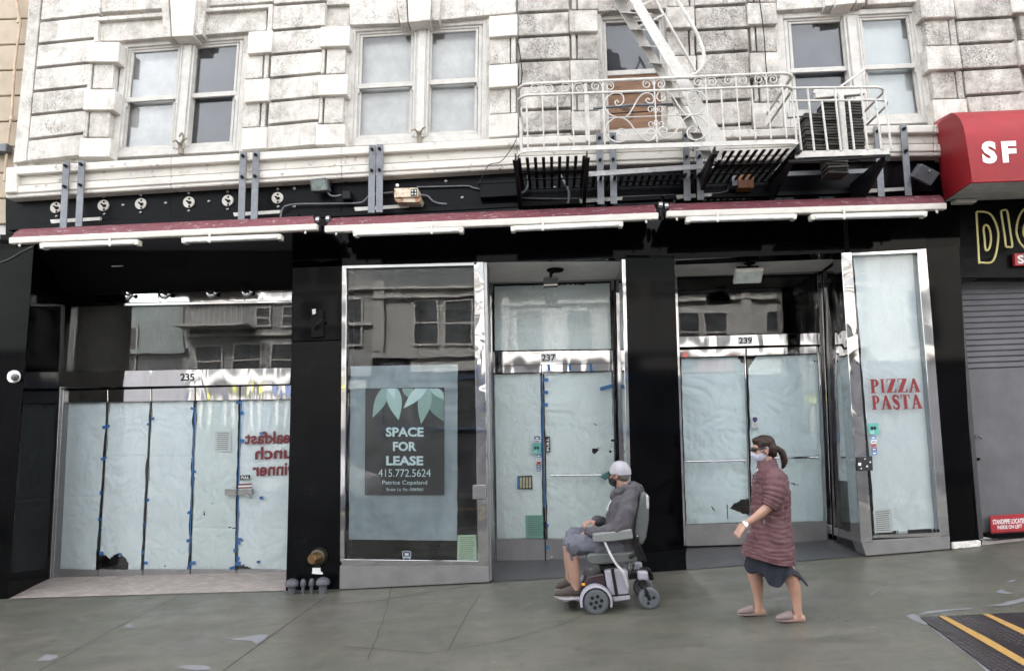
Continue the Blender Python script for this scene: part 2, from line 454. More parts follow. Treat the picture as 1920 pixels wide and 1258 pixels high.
# ---- upper wall
uw = MB()
def lx(l, y):    # x on a px line (x0,y0,x1,y1)
    x0, y0, x1, y1 = l; return x0+(x1-x0)*(y-y0)/(y1-y0)
def block_col(L, Rr, jl, jr, Y, th, gap=2.6, ex=0):
    for a, b, c, d in zip(jl, jl[1:], jr, jr[1:]):
        e = random.uniform(-.006, .006)
        uw.slab([(lx(L,a+gap)+ex, a+gap), (lx(Rr,c+gap)-ex, c+gap), (lx(Rr,d-gap)-ex, d-gap), (lx(L,b-gap)+ex, b-gap)], Y+e, th)
def quoins(L, Rr, big, slope, Y=-.055):
    uw.mi = 1
    for a, b in big:
        uw.slab([(lx(L,a),a),(lx(Rr,a+slope),a+slope),(lx(Rr,b+slope),b+slope),(lx(L,b),b)], Y, WY-Y+.02)
    uw.mi = 0
uw.mi = 0
# back wall in piers between the windows, behind the blocks
for q in ([(60,-60),(232,-60),(206,300),(25,318)], [(462,-60),(660,-60),(648,285),(448,294)], [(912,-60),(1125,-60),(1133,262),(912,270)],
          [(1246,-60),(1455,-60),(1470,250),(1252,256)], [(1712,-60),(2300,-60),(2330,232),(1748,236)],
          [(225,-60),(470,-60),(466,64),(226,80)], [(652,-60),(920,-60),(916,35),(655,50)], [(1118,-60),(1252,-60),(1250,20),(1122,24)],
          [(1448,-60),(1722,-60),(1720,10),(1455,18)]):
    uw.slab(q, WY, .3)
# stretch of corner pilaster at the far left
uw.slab([(62,-60),(82,-60),(49,302),(24,306)], .02, .25)
LE = (80,0,50,300)
block_col(LE, (179,78,152,293), [-50,-6,40,83,128,172,216,262,304], [-62,-18,28,72,117,161,205,250,293], -.012, .2)
quoins((165,78,147,293), (224,78,205,293), [(79,116),(168,206),(259,294)], 0)
for a, b in ((118,166),(208,257)):
    uw.slab([(180-(a-78)*.08,a),(217-(a-78)*.08,a),(217-(b-78)*.08,b),(180-(b-78)*.08,b)], .005, .12)
    uw.slab([(170-(a-78)*.085,a),(177-(a-78)*.085,a),(177-(b-78)*.085,b),(170-(b-78)*.085,b)], .0, .17)
quoins((466,56,452,280), (511,56,498,280), [(60,101),(150,192),(241,281)], -3)
for a, b in ((103,148),(194,239)):
    uw.slab([(464-(a-56)*.06,a),(496-(a-56)*.06,a-2),(496-(b-56)*.06,b-2),(464-(b-56)*.06,b)], .005, .12)
    uw.slab([(499-(a-56)*.06,a),(507-(a-56)*.06,a-2),(507-(b-56)*.06,b-2),(499-(b-56)*.06,b)], .0, .17)
block_col((513,0,500,285), (611,0,592,280), [-34,10,58,103,147,191,235,282], [-40,3,50,95,138,182,226,273], -.012, .2)
quoins((601,48,591,275), (656,48,646,275), [(51,88),(141,179),(234,272)], -2)
for a, b in ((90,139),(181,232)):
    uw.slab([(615-(a-50)*.045,a),(650-(a-50)*.045,a-2),(650-(b-50)*.045,b-2),(615-(b-50)*.045,b)], .005, .12)
    uw.slab([(605-(a-50)*.045,a),(611-(a-50)*.045,a-2),(611-(b-50)*.045,b-2),(605-(b-50)*.045,b)], .0, .17)
quoins((917,30,916,258), (970,30,971,258), [(31,70),(123,165),(216,258)], -4)
for a, b in ((72,121),(167,214)):
    uw.slab([(918,a),(956,a-2),(956,b-2),(918,b)], .005, .12)
    uw.slab([(958,a-2),(967,a-3),(967,b-3),(958,b-2)], .0, .17)
# lintels with raised borders and keystones
def lintel(q, key, border=True):
    uw.slab(q, .03, .12)
def keystone(c, flank):
    uw.mi = 1; uw.slab(c, -.10, .25); uw.mi = 0
    for f in flank: uw.slab(f, -.05, .2)
lintel([(186,36),(306,28),(309,70),(224,77),(184,77)], None)
uw.slab([(178,33),(304,24),(305,31),(178,40)], -.03, .18); uw.slab([(178,40),(185,40),(183,78),(175,78)], -.03, .18)
lintel([(381,22),(500,13),(499,57),(376,66)], None)
uw.slab([(384,16),(511,8),(511,14),(383,23)], -.03, .18); uw.slab([(503,14),(511,14),(509,57),(500,58)], -.03, .18)
uw.slab([(82,-60),(298,-60),(304,16),(82,30)], .02, .12); uw.slab([(388,-60),(512,-60),(512,3),(386,12)], .02, .12)
keystone([(316,-40),(370,-40),(361,67),(322,69)], ([(296,-40),(314,-40),(320,69),(308,70)], [(372,-40),(394,-40),(378,65),(363,67)]))
lintel([(612,-60),(742,-60),(748,44),(656,47),(655,8),(612,10)], None)
lintel([(830,-60),(968,-60),(968,24),(914,29),(824,38)], None)
keystone([(762,-40),(810,-40),(806,38),(766,42)], ([(738,-40),(760,-40),(764,42),(750,44)], [(812,-40),(832,-40),(823,38),(808,39)]))
keystone([(1566,-40),(1606,-40),(1604,6),(1568,10)], ([(1546,-40),(1564,-40),(1566,10),(1548,12)], [(1608,-40),(1628,-40),(1622,6),(1606,7)]))
lintel([(1460,-60),(1544,-60),(1546,14),(1456,20)], None); lintel([(1630,-60),(1726,-60),(1722,4),(1626,9)], None)
clean = uw
uw = MB()
block_col((971,0,974,260), (1066,0,1072,255), [-64,-20,25,70,115,161,207,251,275], [-68,-24,20,65,111,157,203,246,268], -.012, .2)
quoins((1067,10,1072,248), (1120,10,1127,248), [(20,60),(113,153),(209,246)], -1)
for a, b in ((-36,18),(62,111),(155,207)):
    uw.slab([(1083,a),(1122,a),(1122,b),(1083,b)], .005, .12); uw.slab([(1071,a),(1080,a),(1081,b),(1072,b)], .0, .17)
uw.slab([(1090,-60),(1260,-60),(1256,16),(1120,22)], .03, .12)
quoins((1249,10,1253,248), (1302,10,1309,248), [(14,53),(106,147),(200,243)], -2)
for a, b in ((-36,12),(55,104),(149,198)):
    uw.slab([(1250,a),(1290,a),(1292,b),(1252,b)], .005, .12); uw.slab([(1293,a),(1301,a),(1303,b),(1295,b)], .0, .17)
block_col((1303,0,1312,250), (1399,0,1412,246), [-74,-30,13,57,101,147,192,238,262], [-78,-34,8,52,95,141,186,232,256], -.012, .2)
quoins((1401,0,1414,240), (1455,0,1470,240), [(6,46),(99,145),(193,240)], -1)
for a, b in ((-40,4),(48,97),(147,191)):
    uw.slab([(1415+a*.06,a),(1452+a*.06,a),(1452+b*.06,b),(1415+b*.06,b)], .005, .12); uw.slab([(1404+a*.06,a),(1412+a*.06,a),(1412+b*.06,b),(1404+b*.06,b)], .0, .17)
left_soot = uw; uw = MB()
quoins((1724,0,1753,220), (1788,0,1817,220), [(-6,34),(87,131),(187,234)], -2)
for a, b in ((-60,-8),(36,85),(133,185)):
    uw.slab([(1728+a*.13,a),(1772+a*.13,a),(1772+b*.13,b),(1728+b*.13,b)], .005, .12); uw.slab([(1774+a*.13,a),(1786+a*.13,a),(1786+b*.13,b),(1774+b*.13,b)], .0, .17)
block_col((1788,0,1818,215), (1893,0,1928,215), [-50,-6,38,83,131,180,230], [-56,-12,32,77,125,173,222], -.012, .2)
quoins((1896,0,1931,215), (1960,0,1995,215), [(-20,24),(76,122),(174,218)], -2)
for a, b in ((26,74),(124,172)):
    uw.slab([(1906+a*.16,a),(1950+a*.16,a),(1950+b*.16,b),(1906+b*.16,b)], .005, .12)
block_col((1962,0,1997,215), (2200,0,2250,215), [-20,24,72,120,168,216], [-30,14,62,110,158,206], -.012, .2)
clean.build('stone_wall', [M['stone'], M['quoin']], B, bevel=.009, seg=2)
for u_ in (left_soot, uw): tag(u_.build('stone_wall', [M['sooty'], M['sootquoin']], B, bevel=.014, seg=2), 'soot stained rough stone blocks')
# ---- string course below the windows: two bands and a sunk panel
lt, lb = [], []
lg = MB()
TOPL = [(10,314),(320,295),(640,276),(969,258),(1300,246),(1620,236),(1752,234),(2200,228)]
def off(pts, d): return [(x, y+d) for x, y in pts]
def band(mb, top, h0, h1, Y, th, trimL=0):
    a = off(top, h0); b = off(top, h1)
    for i in range(len(a)-1): mb.slab([a[i], a[i+1], b[i+1], b[i]], Y, th)
band(lg, TOPL, 0, 15, -.16, .5); band(lg, TOPL, 15, 36, -.09, .4); band(lg, TOPL, 36, 50, -.14, .45)
band(lg, TOPL, 50, 58, -.12, .42)
lg.slab([(10,314),(30,313),(30,361),(8,362)], -.17, .4)
lg.build('string_course', plain('string course paint', (.54,.51,.465), .7, var=.14, vs=3, bump=.3, bs=60, dirt=((.2,.165,.135), 9, .585), sc=(.5,1,1)), B, bevel=.012)
# ---- windows
def blind_mat(name, c0, c1):
    k = N(name); k.col(k.ramp(k.noise(3, 6, .75), .35, .7, c0, c1)); k.rough(.8); return k.m
M['frost'] = blind_mat('dusty frosted film', (.50,.485,.45), (.72,.70,.655))
M['roller'] = blind_mat('grey green roller blind', (.50,.53,.50), (.58,.61,.58))
M['dusk'] = blind_mat('dim room behind glass', (.05,.05,.058), (.075,.075,.085))  # dark colour on a sheet, standing in for an unlit room
def sash_window(q, lights, label=None, mull=.52, Y=.105):
    w = MB()
    w.ring(q, Y, .10, .045, .045, .05)
    w.ring(sub(q,.045,.045,.955,.955), Y+.03, .09, .03, .03, .03)
    w.slab(sub(q,mull-.055,.045,mull+.055,.95), Y-.005, .12)
    w.slab(sub(q,mull-.028,.06,mull+.028,.95), Y-.03, .03)
    for s in (-.047, .047): w.slab(sub(q,mull+s-.006,.07,mull+s+.006,.94), Y-.015, .02)
    wo = w.build('window', M['woodwhite'], B, bevel=.005)
    if label: wo['label'] = label
    for (a, b), (top, bot) in zip(((.075,mull-.055),(mull+.055,.925)), lights):
        up = sub(q,a,.075,b,.51); lo = sub(q,a,.50,b,.945)
        s = MB(); s.ring(up, Y+.05, .04, .055, .05, .06); s.ring(lo, Y+.085, .04, .06, .05, .07)
        s.slab(sub(up,-.03,.95,1.03,1.03), Y+.03, .03); s.slab(sub(up,-.03,.95,.02,1.12), Y+.035, .03); s.slab(sub(up,.98,.95,1.03,1.12), Y+.035, .03)
        s.build('sash', M['woodwhite'], wo, bevel=.003)
        MB().slab(sub(up,.055,.05,.945,.94), Y+.07, .006).build('pane', M['glassdark'], wo)
        MB().slab(sub(lo,.06,.05,.94,.93), Y+.105, .006).build('pane', M['glassdark'], wo)
        if top == bot: MB().slab(sub(q,a-.02,.05,b+.02,.95), Y+.19, .01).build('pane_backing', M[top], wo)
        else:
            MB().slab(sub(q,a-.02,.05,b+.02,.50), Y+.19, .01).build('pane_backing', M[top], wo)
            MB().slab(sub(q,a-.02,.50,b+.02,.95), Y+.19, .01).build('pane_backing', M[bot], wo)
    return wo
sash_window([(230,80),(468,62),(452,283),(208,296)], (('frost','frost'),('dusk','dusk')), 'double sash window with one pale and one dark half')
sash_window([(656,50),(917,34),(914,262),(648,275)], (('frost','frost'),('frost','frost')), 'double sash window with frosted panes')
sash_window([(1456,26),(1722,12),(1752,230),(1470,240)], (('dusk','dusk'),('roller','roller')), 'double sash window with dark left half behind the fire escape')
for x, y, par in ((338,283,0),(786,262,1)):      # old awning hooks on the mullions
    h = MB(); h.slab([(x-5,y-16),(x+4,y-17),(x+4,y+5),(x-4,y+5)], .07, .06); h.tube([P(x-2,y-12,.06),P(x-8,y-19,-.03),P(x-14,y-17,-.06)], .012, 6); h.tube([P(x+2,y-12,.06),P(x+7,y-21,-.02),P(x+12,y-23,-.05)], .012, 6)
    if par == 0: h.tube(catmull([P(x+1,y-14,.05),P(x+6,y-24,.0),P(x+3,y-33,-.02),P(x-2,y-26,-.01)],4), .012, 6)
    h.build('awning_hook', plain('weathered hook', (.20,.17,.13), .7, var=.5, vs=30) if par == 0 else bpy.data.materials['weathered hook'], B)
# single window with a boarded lower half
q = [(1122,26),(1248,20),(1254,248),(1130,256)]
w = MB(); w.ring(q, .14, .12, .06, .05, .03); w.ring(sub(q,.06,.05,.94,.97), .18, .1, .05, .03, .02)
w.slab(sub(q,.1,.47,.9,.51), .17, .05)
wo = w.build('window', M['woodwhite'], B, bevel=.005); wo['label'] = 'narrow sash window boarded with brown wood in its lower half'
MB().slab(sub(q,.11,.08,.89,.48), .2, .006).build('pane', M['glassdark'], wo)
MB().slab(sub(q,.08,.06,.92,.52), .3, .01).build('pane_backing', M['dusk'], wo)  # no real blind here: dark sheet coloured like the unlit room
k = N('weathered plywood'); c = k.ramp(k.noise(5, 6, .7, (.6,1,3)), .3, .72, (.12,.060,.032), (.26,.145,.085))
c = k.mix(k.ramp(k.noise(4.5, 3, .6), .62, .7), c, (.03,.018,.012)); k.col(c); k.rough(.7); k.bump(k.noise(30,4,.6,(.3,1,3)), .3, .01)
bd = MB()
for i in range(3): bd.slab(sub(q,.1,.515+i*.155,.9,.515+(i+1)*.155-.008), .19+.004*i, .03)
bd.build('boarding', k.m, wo, bevel=.004)
bd = MB(); bd.slab(sub(q,.08,.96,.95,1.0), .1, .1); bd.build('sill', M['woodwhite'], wo)

# ---- black fascia and shopfront wall
fa = MB()
FT = off(TOPL, 56)
for i in range(len(FT)-1):
    if FT[i+1][0] <= 1752 or FT[i][0] < 1752:
        x1 = min(FT[i+1][0], 1752); t = (x1-FT[i][0])/(FT[i+1][0]-FT[i][0]); y1 = lerp(FT[i][1], FT[i+1][1], t)
        a = FT[i]; 
        fa.slab([a, (x1,y1), (x1, y1+lerp(72,90,i/5)), (a[0], a[1]+lerp(70,88,i/6))], .03, .35)
fa.slab([(1740,288),(1800,284),(1800,470),(1740,470)], .1, .3)
fa.slab([(15,420),(560,400),(560,410),(15,432)], -.02, .05)
fa.slab([(600,398),(1240,366),(1240,374),(600,408)], -.02, .05); fa.slab([(1245,366),(1752,350),(1752,358),(1245,374)], -.02, .05)
fa.build('fascia', M['blackpaint'], B, bevel=.004)
MB().slab([(0,440),(60,440),(66,460),(0,470)], .0, .3).build('header', M['granite'], B)
MB().slab([(548,405),(1230,380),(1262,380),(1262,484),(1168,484),(905,492),(640,499),(548,502)], .0, .3).build('header', M['granite'], B)
MB().slab([(1262,375),(1752,365),(1800,365),(1800,462),(1735,466),(1590,474),(1262,486)], .0, .3).build('header', M['granite'], B)
bx = MB(); bx.slab([(55,432),(560,402),(560,470),(55,468)], .05, .28); bx.slab([(55,462),(560,466),(560,545),(55,560)], .98, .1)
bx.add([P(40,464,.05), P(550,464,.05), P(556,543,1.0), P(50,556,1.0)], [(0,1,2,3)])
bx.build('entrance_ceiling', M['blackflat'], B)
pr = MB()      # piers
def pier(name, front, th=1.25, mat='granite', lab=None):
    o = MB().slab(front, 0, th).build(name, M[mat], B, bevel=.004)
    if lab: o['label'] = lab
    return o
pier('pier', [(-80,440),(64,455),(34,840),(15,1126),(-80,1135)], th=.004)
pier('pier', [(549,440),(642,440),(641,637),(547,640)], lab='upper panel of the granite pier')
pier('pier', [(547,641),(641,638),(636,1104),(536,1108)], mat='granite2')
pier('pier', [(1172,478),(1264,478),(1283,1030),(1186,1038)], th=.03)
pier('pier_base', [(1185,1038),(1284,1030),(1288,1069),(1187,1076)], mat='granite2')
pier('pier', [(1735,440),(1798,440),(1828,1010),(1842,1012),(1842,1022),(1782,1029),(1776,1000)], th=.25)
MB().slab([(1786,1017),(1840,1013),(1841,1025),(1787,1030)], -.05, .05).build('pier_base', plain('broken white plaster', (.6,.57,.54), .8, var=.3, vs=20, bump=.6, bs=30, dirt=((.1,.07,.05), 16, .58)), B, bevel=.01)
MB().slab([(538,1032),(638,1029),(636,1102),(536,1106)], -.006, .01).build('pier_base', M['granite2'], B)
# recess side wall left of the 235 doors
s = MB()
s.add([P(64,455,.004),P(128,560,1.0),P(97,1084,1.0),P(15,1126,.004)], [(0,1,2,3)])
s.build('recess_wall', M['granite'], B)

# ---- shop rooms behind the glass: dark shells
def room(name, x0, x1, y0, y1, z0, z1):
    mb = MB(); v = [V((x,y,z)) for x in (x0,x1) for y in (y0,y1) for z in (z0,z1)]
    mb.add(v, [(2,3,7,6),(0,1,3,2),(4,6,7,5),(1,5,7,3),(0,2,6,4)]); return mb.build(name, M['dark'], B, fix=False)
xa = P(90,1000,1.0).x; xb = P(600,900,0).x
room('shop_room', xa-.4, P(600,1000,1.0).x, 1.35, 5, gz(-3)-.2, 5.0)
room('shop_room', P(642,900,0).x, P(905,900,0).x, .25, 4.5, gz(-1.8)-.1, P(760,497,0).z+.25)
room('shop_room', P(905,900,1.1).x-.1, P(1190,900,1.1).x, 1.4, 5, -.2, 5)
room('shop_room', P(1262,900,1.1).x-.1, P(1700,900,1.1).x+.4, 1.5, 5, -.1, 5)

# ---- unseen storeys added above the picture to shade the street
zt = P(900,-60,WY).z
for nm, x0, x1, par in (('unseen_shading_storeys', P(64,-60,WY).x, P(1790,-60,WY).x, B),):
    u = MB(); u.box(((x0+x1)/2, 6.3, (zt+17)/2), (x1-x0, 12.3, 17-zt)); u.build(nm, M['stone'], par)
# ---- lettering helper
def text_flat(body, bold=0, space=1.0):
    cu = bpy.data.curves.new('t', 'FONT'); cu.body = body; cu.size = 1; cu.offset = bold; cu.resolution_u = 3; cu.space_character = space
    o = bpy.data.objects.new('t', cu); COL.objects.link(o)
    me = bpy.data.meshes.new_from_object(o.evaluated_get(bpy.context.evaluated_depsgraph_get()))
    vs = [v.co.copy() for v in me.vertices]; fs = [list(p.vertices) for p in me.polygons]
    bpy.data.objects.remove(o); bpy.data.curves.remove(cu); bpy.data.meshes.remove(me)
    x0 = min(v.x for v in vs); x1 = max(v.x for v in vs); y0 = min(v.y for v in vs); y1 = max(v.y for v in vs)
    return [((v.x-x0)/(x1-x0), 1-(v.y-y0)/(y1-y0)) for v in vs], fs
def put_text(mb, body, q, Y, bold=0, mirror=False, th=.004, space=1.0):
    uv, fs = text_flat(body, bold, space)
    pt = [P(*bl(q, 1-u if mirror else u, v), Y) for u, v in uv]
    mb.add(pt, fs)
    return mb
def bar_text(mb, q, Y, rows, seed=0):        # unreadably small print: rows of short strokes
    rn = random.Random(seed)
    for i in range(rows):
        v0 = (i+.25)/rows; v1 = (i+.6)/rows; u = .08+rn.random()*.05
        while u < .86:
            du = .04+rn.random()*.1; mb.slab(sub(q,u,v0,min(u+du,.92),v1), Y, .001); u += du+.025
    return mb
M['ink'] = plain('black ink', (.012,.012,.014), .5, var=.1, bump=0)
M['inkgrey'] = plain('grey print', (.13,.13,.13), .6, var=.1, bump=0)
M['red'] = plain('red vinyl letters', (.19,.006,.010), .5, var=.1, bump=0)
M['darkred'] = plain('dark red letters', (.13,.010,.016), .5, var=.1, bump=0)
M['whitevinyl'] = plain('white vinyl', (.78,.78,.77), .5, var=.05, bump=0)

# ---- 235: folding glass doors
Y5 = 1.0
band5 = [(117,697),(546,689),(544,720),(114,728)]
o = MB(); o.slab(band5, Y5-.03, .14); hb = o.build('header_band', M['chrome2'], B, bevel=.004)
d = MB(); put_text(d, '235', [(338,700),(364,700),(364,714),(338,714)], Y5-.034, .025); d.build('house_number', M['ink'], hb)
MB().slab([(115,728),(546,717),(546,724),(113,735)], Y5+.02, .1).build('door_head', M['blackflat'], B)
MB().slab([(60,556),(178,553),(178,569),(60,572)], Y5-.02, .1).build('dark_reflection_piece', M['granite2'], B)  # dark piece imitating the dark reflection at the chrome strip's left end
MB().slab([(179,553),(548,543),(547,563),(179,569)], Y5-.02, .1).build('chrome_strip', M['chrome2'], B, bevel=.003)
MB().slab([(128,571),(547,563),(547,567),(128,575)], Y5-.04, .1).build('transom_bar', M['chrome'], B)
tf = MB(); tf.slab([(128,574),(134,574),(124,698),(117,698)], Y5-.03, .1); to = tf.build('transom', M['chrome'], B)
MB().slab([(134,575),(547,567),(546,689),(124,697)], Y5+.03, .01).build('glass', M['glass'], to)
MB().slab([(64,575),(128,572),(112,720),(70,722)], Y5-.01, .1).build('side_panel', M['granite'], B)
jm = MB(); jm.slab([(113,730),(119,730),(100,1085),(94,1085)], Y5-.06, .12); jm.slab([(108,725),(113,725),(94,1086),(90,1087)], Y5-.09, .12); jm.build('door_jamb', M['steel'], B, bevel=.003)
XT = [119,203,284,366,450,560]; XB = [100,184,268,357,444,558]
def topy(x): return 733-(x-118)*.026
def topy2(x): return 755-(x-118)*.016
def boty(x): return 1068
for i in range(5):
    a, b, c, e = XT[i], XT[i+1], XB[i+1], XB[i]
    f = MB(); f.slab([(a+1,topy(a)),(b-1,topy(b)),(b-1,topy2(b)),(a+1,topy2(a))], Y5-.005, .05)
    do = f.build('glass_door', M['chrome2'], B, bevel=.003)
    MB().slab([(e+1,1067),(c-1,1069),(c-2,1086),(e,1084)], Y5-.01, .05).build('kick_rail', M['steelbase'], do, bevel=.003)
    g = MB(); g.slab([(a+1.5,topy2(a)),(b-1.5,topy2(b)),(c-1.5,1069),(e+1.5,1067)], Y5+.015, .012); g.build('glass', M['glass'], do)
    if i in (1, 3, 4):
        for xx in ((e+10, c-10) if i != 4 else (e+8,)):
            p = P(xx, 1080, Y5-.02); MB().lathe(p, (0,-1,0), [(0,.012),(.02,.018),(.035,.018),(.04,.004)], 10).build('floor_bolt', M['steel'], do, smooth=True)
    if i == 4:
        h = MB(); h.slab([(421,917),(444,918),(443,929),(421,928)], Y5-.05, .05); h.slab([(446,919),(472,917),(474,927),(446,928)], Y5-.06, .05)
        h.tube([P(458,922,Y5-.07), P(466,930,Y5-.09), P(471,934,Y5-.09)], .012, 6); h.build('door_handle', M['steel'], do, bevel=.004)

# ---- 237/lease display window
lf = MB()
Q = [(645,501),(906,493),(917,1091),(636,1104)]
lf.slab([(641,499),(650,499),(646,1053),(637,1053)], -.05, .3); lf.slab([(641,498),(889,492),(889,498),(641,504)], -.052, .3)
lf.slab([(640,1048),(897,1051),(897,1059),(640,1060)], -.052, .3)
lo = lf.build('display_window', M['chrome'], B, bevel=.004)
MB().slab([(637,1060),(917,1059),(917,1091),(636,1105)], -.05, .3).build('base_panel', M['steelbase'], lo, bevel=.005)
MB().slab([(650,506),(889,499),(896,1051),(646,1049)], -.01, .012).build('glass', M['glass'], lo)
MB().slab([(888,491),(907,491),(916,1059),(896,1059)], -.055, .3).build('corner_post', M['chrome3'], lo, bevel=.004)
MB().add([P(906,492,.24),P(922,532,1.1),P(930,1052,1.1),P(916,1090,.24)],[(0,1,2,3)]).build('side_panel', M['chrome'], lo, fix=False)
MB().slab([(907,492),(913,492),(922,1088),(916,1090)], -.02, .3).build('side_trim', M['steel'], lo, bevel=.003)
d = MB(); d.slab([(886,909),(911,909),(911,936),(886,936)], -.10, .05); d.build('switch_box', M['steel'], lo, bevel=.008)
# soffits of the two porches
def soffit(front, back, Yb):
    mb = MB(); a = [P(x,y,.02) for x,y in front]; b = [P(x,y,Yb) for x,y in back]
    mb.add([a[0],a[1],b[1],b[0]]+[p+V((0,0,.1)) for p in (a[0],a[1],b[1],b[0])], [(0,1,2,3),(4,5,6,7),(0,4,5,1),(3,2,6,7)])
    return mb.build('soffit', M['soffit'], B)
soffit([(900,493),(1176,484)], [(918,532),(1160,525)], 1.1)
soffit([(1262,487),(1600,474)], [(1266,519),(1560,508)], 1.1)
# 237 door set
Y7 = 1.1
j = MB(); j.slab([(918,528),(924,528),(931,1052),(924,1054)], Y7-.06, .14)
j.slab([(1145,525),(1152,525),(1164,1048),(1156,1048)], Y7-.06, .14)
j.slab([(918,524),(1152,519),(1152,527),(918,533)], Y7-.055, .14); j.build('door_frame', M['chrome'], B, bevel=.004)
MB().add([P(1175,486,.02),P(1152,524,1.1),P(1163,1048,1.1),P(1187,1076,.02)],[(0,1,2,3)]).build('side_panel', M['chrome'], B, fix=False)
MB().slab([(1166,486),(1173,486),(1187,1074),(1180,1074)], .0, .3).build('side_trim', M['chrome2'], B, bevel=.003)
t = MB(); t.slab([(924,659),(1149,656),(1150,681),(924,686)], Y7-.03, .12); hb = t.build('header_band', M['chrome2'], B, bevel=.004)
d = MB(); d.slab([(1014,663),(1043,662),(1043,679),(1014,680)], Y7-.033, .004); d.build('number_plate', M['whitevinyl'], hb)
d = MB(); put_text(d, '237', [(1015.5,664.5),(1041.5,664),(1041.5,677),(1015.5,677.5)], Y7-.036, .025); d.build('house_number', M['ink'], hb)
t = MB(); t.ring([(924,533),(1146,527),(1149,656),(925,659)], Y7-.02, .05, .01, .015); to = t.build('transom', M['blackflat'], B)
MB().slab([(924,533),(1146,527),(1149,656),(925,659)], Y7+.02, .01).build('glass', M['glass'], to)
for nm, rail, gl, kick in (('a', [(925,686),(1015,684),(1015,698),(925,700)], [(926,701),(1015,698),(1021,1010),(930,1010)], [(930,1011),(1021,1011),(1022,1050),(931,1051)]),
                     ('b', [(1016,684),(1149,681),(1149,695),(1016,698)], [(1017,698),(1149,695),(1158,1010),(1023,1010)], [(1023,1011),(1158,1010),(1160,1047),(1024,1050)])):
    f = MB(); f.slab(rail, Y7-.01, .05); f.slab([(rail[3][0],rail[3][1]),(rail[3][0]+2,rail[3][1]),(gl[3][0]+2,gl[3][1]),gl[3]], Y7-.008, .045)
    do = f.build('glass_door', M['chrome2'], B, bevel=.003)
    MB().slab(gl, Y7+.015, .012).build('glass', M['glass'], do)
    MB().slab(kick, Y7-.01, .05).build('kick_rail', M['steelbase'], do, bevel=.003)
    if nm == 'b':
        h = MB(); h.tube([P(1033,891,Y7-.09), P(1150,890,Y7-.09)], .013, 10)
        for x in (1036, 1148): h.tube([P(x,891,Y7-.09), P(x,891,Y7)], .012, 8)
        h.build('push_bar', M['chrome'], do, smooth=True)
        MB().lathe(P(1035,1045,Y7-.02), (0,-1,0), [(0,.012),(.02,.02),(.035,.02),(.04,.004)], 12).build('floor_bolt', M['steel'], do, smooth=True)
# 239 door set
Y9 = 1.1
j = MB(); j.slab([(1262,518),(1270,518),(1287,1022),(1279,1024)], Y9-.04, .1); j.slab([(1532,508),(1541,508),(1562,1017),(1553,1018)], Y9-.06, .14)
j.slab([(1268,514),(1533,508),(1533,514),(1268,520)], Y9-.005, .12); j.build('door_frame', M['chrome'], B, bevel=.004)
t = MB(); t.ring([(1269,520),(1533,513),(1537,625),(1272,632)], Y9-.02, .05, .008, .02); to = t.build('transom', M['blackflat'], B)
MB().slab([(1269,520),(1533,513),(1537,625),(1272,632)], Y9+.02, .01).build('glass', M['glass'], to)
t = MB(); t.slab([(1272,631),(1538,624),(1540,646),(1273,651)], Y9-.03, .12); hb = t.build('header_band', M['chrome2'], B, bevel=.004)
d = MB(); d.slab([(1384,632),(1411,631),(1411,645),(1384,646)], Y9-.033, .004); d.build('number_plate', M['whitevinyl'], hb)
d = MB(); put_text(d, '239', [(1385.5,633),(1410,632.5),(1410,644),(1385.5,644.5)], Y9-.036, .025); d.build('house_number', M['ink'], hb)
for nm, rail, gl, kick in (('a', [(1274,656),(1398,653),(1398,667),(1274,670)], [(1274,670),(1398,667),(1408,980),(1285,983)], [(1285,984),(1409,980),(1410,1020),(1287,1024)]),
                     ('b', [(1400,653),(1534,649),(1535,662),(1400,667)], [(1400,667),(1535,662),(1555,976),(1410,980)], [(1410,980),(1555,977),(1558,1017),(1411,1020)])):
    f = MB(); f.slab(rail, Y9-.01, .05); f.slab([(rail[2][0]-2,rail[2][1]),rail[2],gl[2],(gl[2][0]-2,gl[2][1])], Y9-.008, .045)
    do = f.build('glass_door', M['chrome2'], B, bevel=.003)
    MB().slab(gl, Y9+.015, .012).build('glass', M['glass'], do)
    MB().slab(kick, Y9-.01, .05).build('kick_rail', M['steelbase'], do, bevel=.003)
    a, b = ((1286,865),(1397,863)) if nm == 'a' else ((1420,859),(1533,857))
    h = MB(); h.tube([P(*a,Y9-.09), P(*b,Y9-.09)], .013, 10)
    for x, y in (a, b): h.tube([P(x,y,Y9-.10), P(x,y,Y9)], .012, 8)
    x, y = b; h.slab([(x-2,y-5),(x+1,y-5),(x+1,y+5),(x-2,y+5)], Y9-.1, .02)
    h.build('push_bar', M['chrome'], do, smooth=True)

# ---- pizza display case: front window and angled return
f = MB()
f.slab([(1597,474),(1724,467),(1724,474),(1597,480)], -.052, .25); f.slab([(1719,467),(1737,466),(1781,1004),(1763,1004)], -.054, .25)
f.slab([(1637,1002),(1765,997),(1766,1005),(1637,1009)], -.05, .25)
po = f.build('display_window', M['chrome'], B, bevel=.004)
MB().slab([(1577,474),(1597,473),(1637,1016),(1614,1018)], -.056, .25).build('corner_post', M['chrome3'], po, bevel=.004)
MB().slab([(1614,1014),(1781,1004),(1782,1029),(1624,1042)], -.05, .25).build('base_panel', M['steelbase'], po, bevel=.005)
MB().slab([(1597,480),(1719,474),(1764,998),(1637,1003)], -.012, .012).build('glass', M['glass'], po)
def ret(a, b, t0, t1):          # quad on the return between the front post (a, Y .0) and door jamb (b, Y 1.1)
    f = lambda t, top: lerp(P(*(a[0] if top else a[1]), .0), P(*(b[0] if top else b[1]), Y9), t)
    return f
A0, A1, B0, B1 = P(1585,484,.0), P(1622,1030,.0), P(1541,512,Y9-.05), P(1562,1010,Y9-.05)
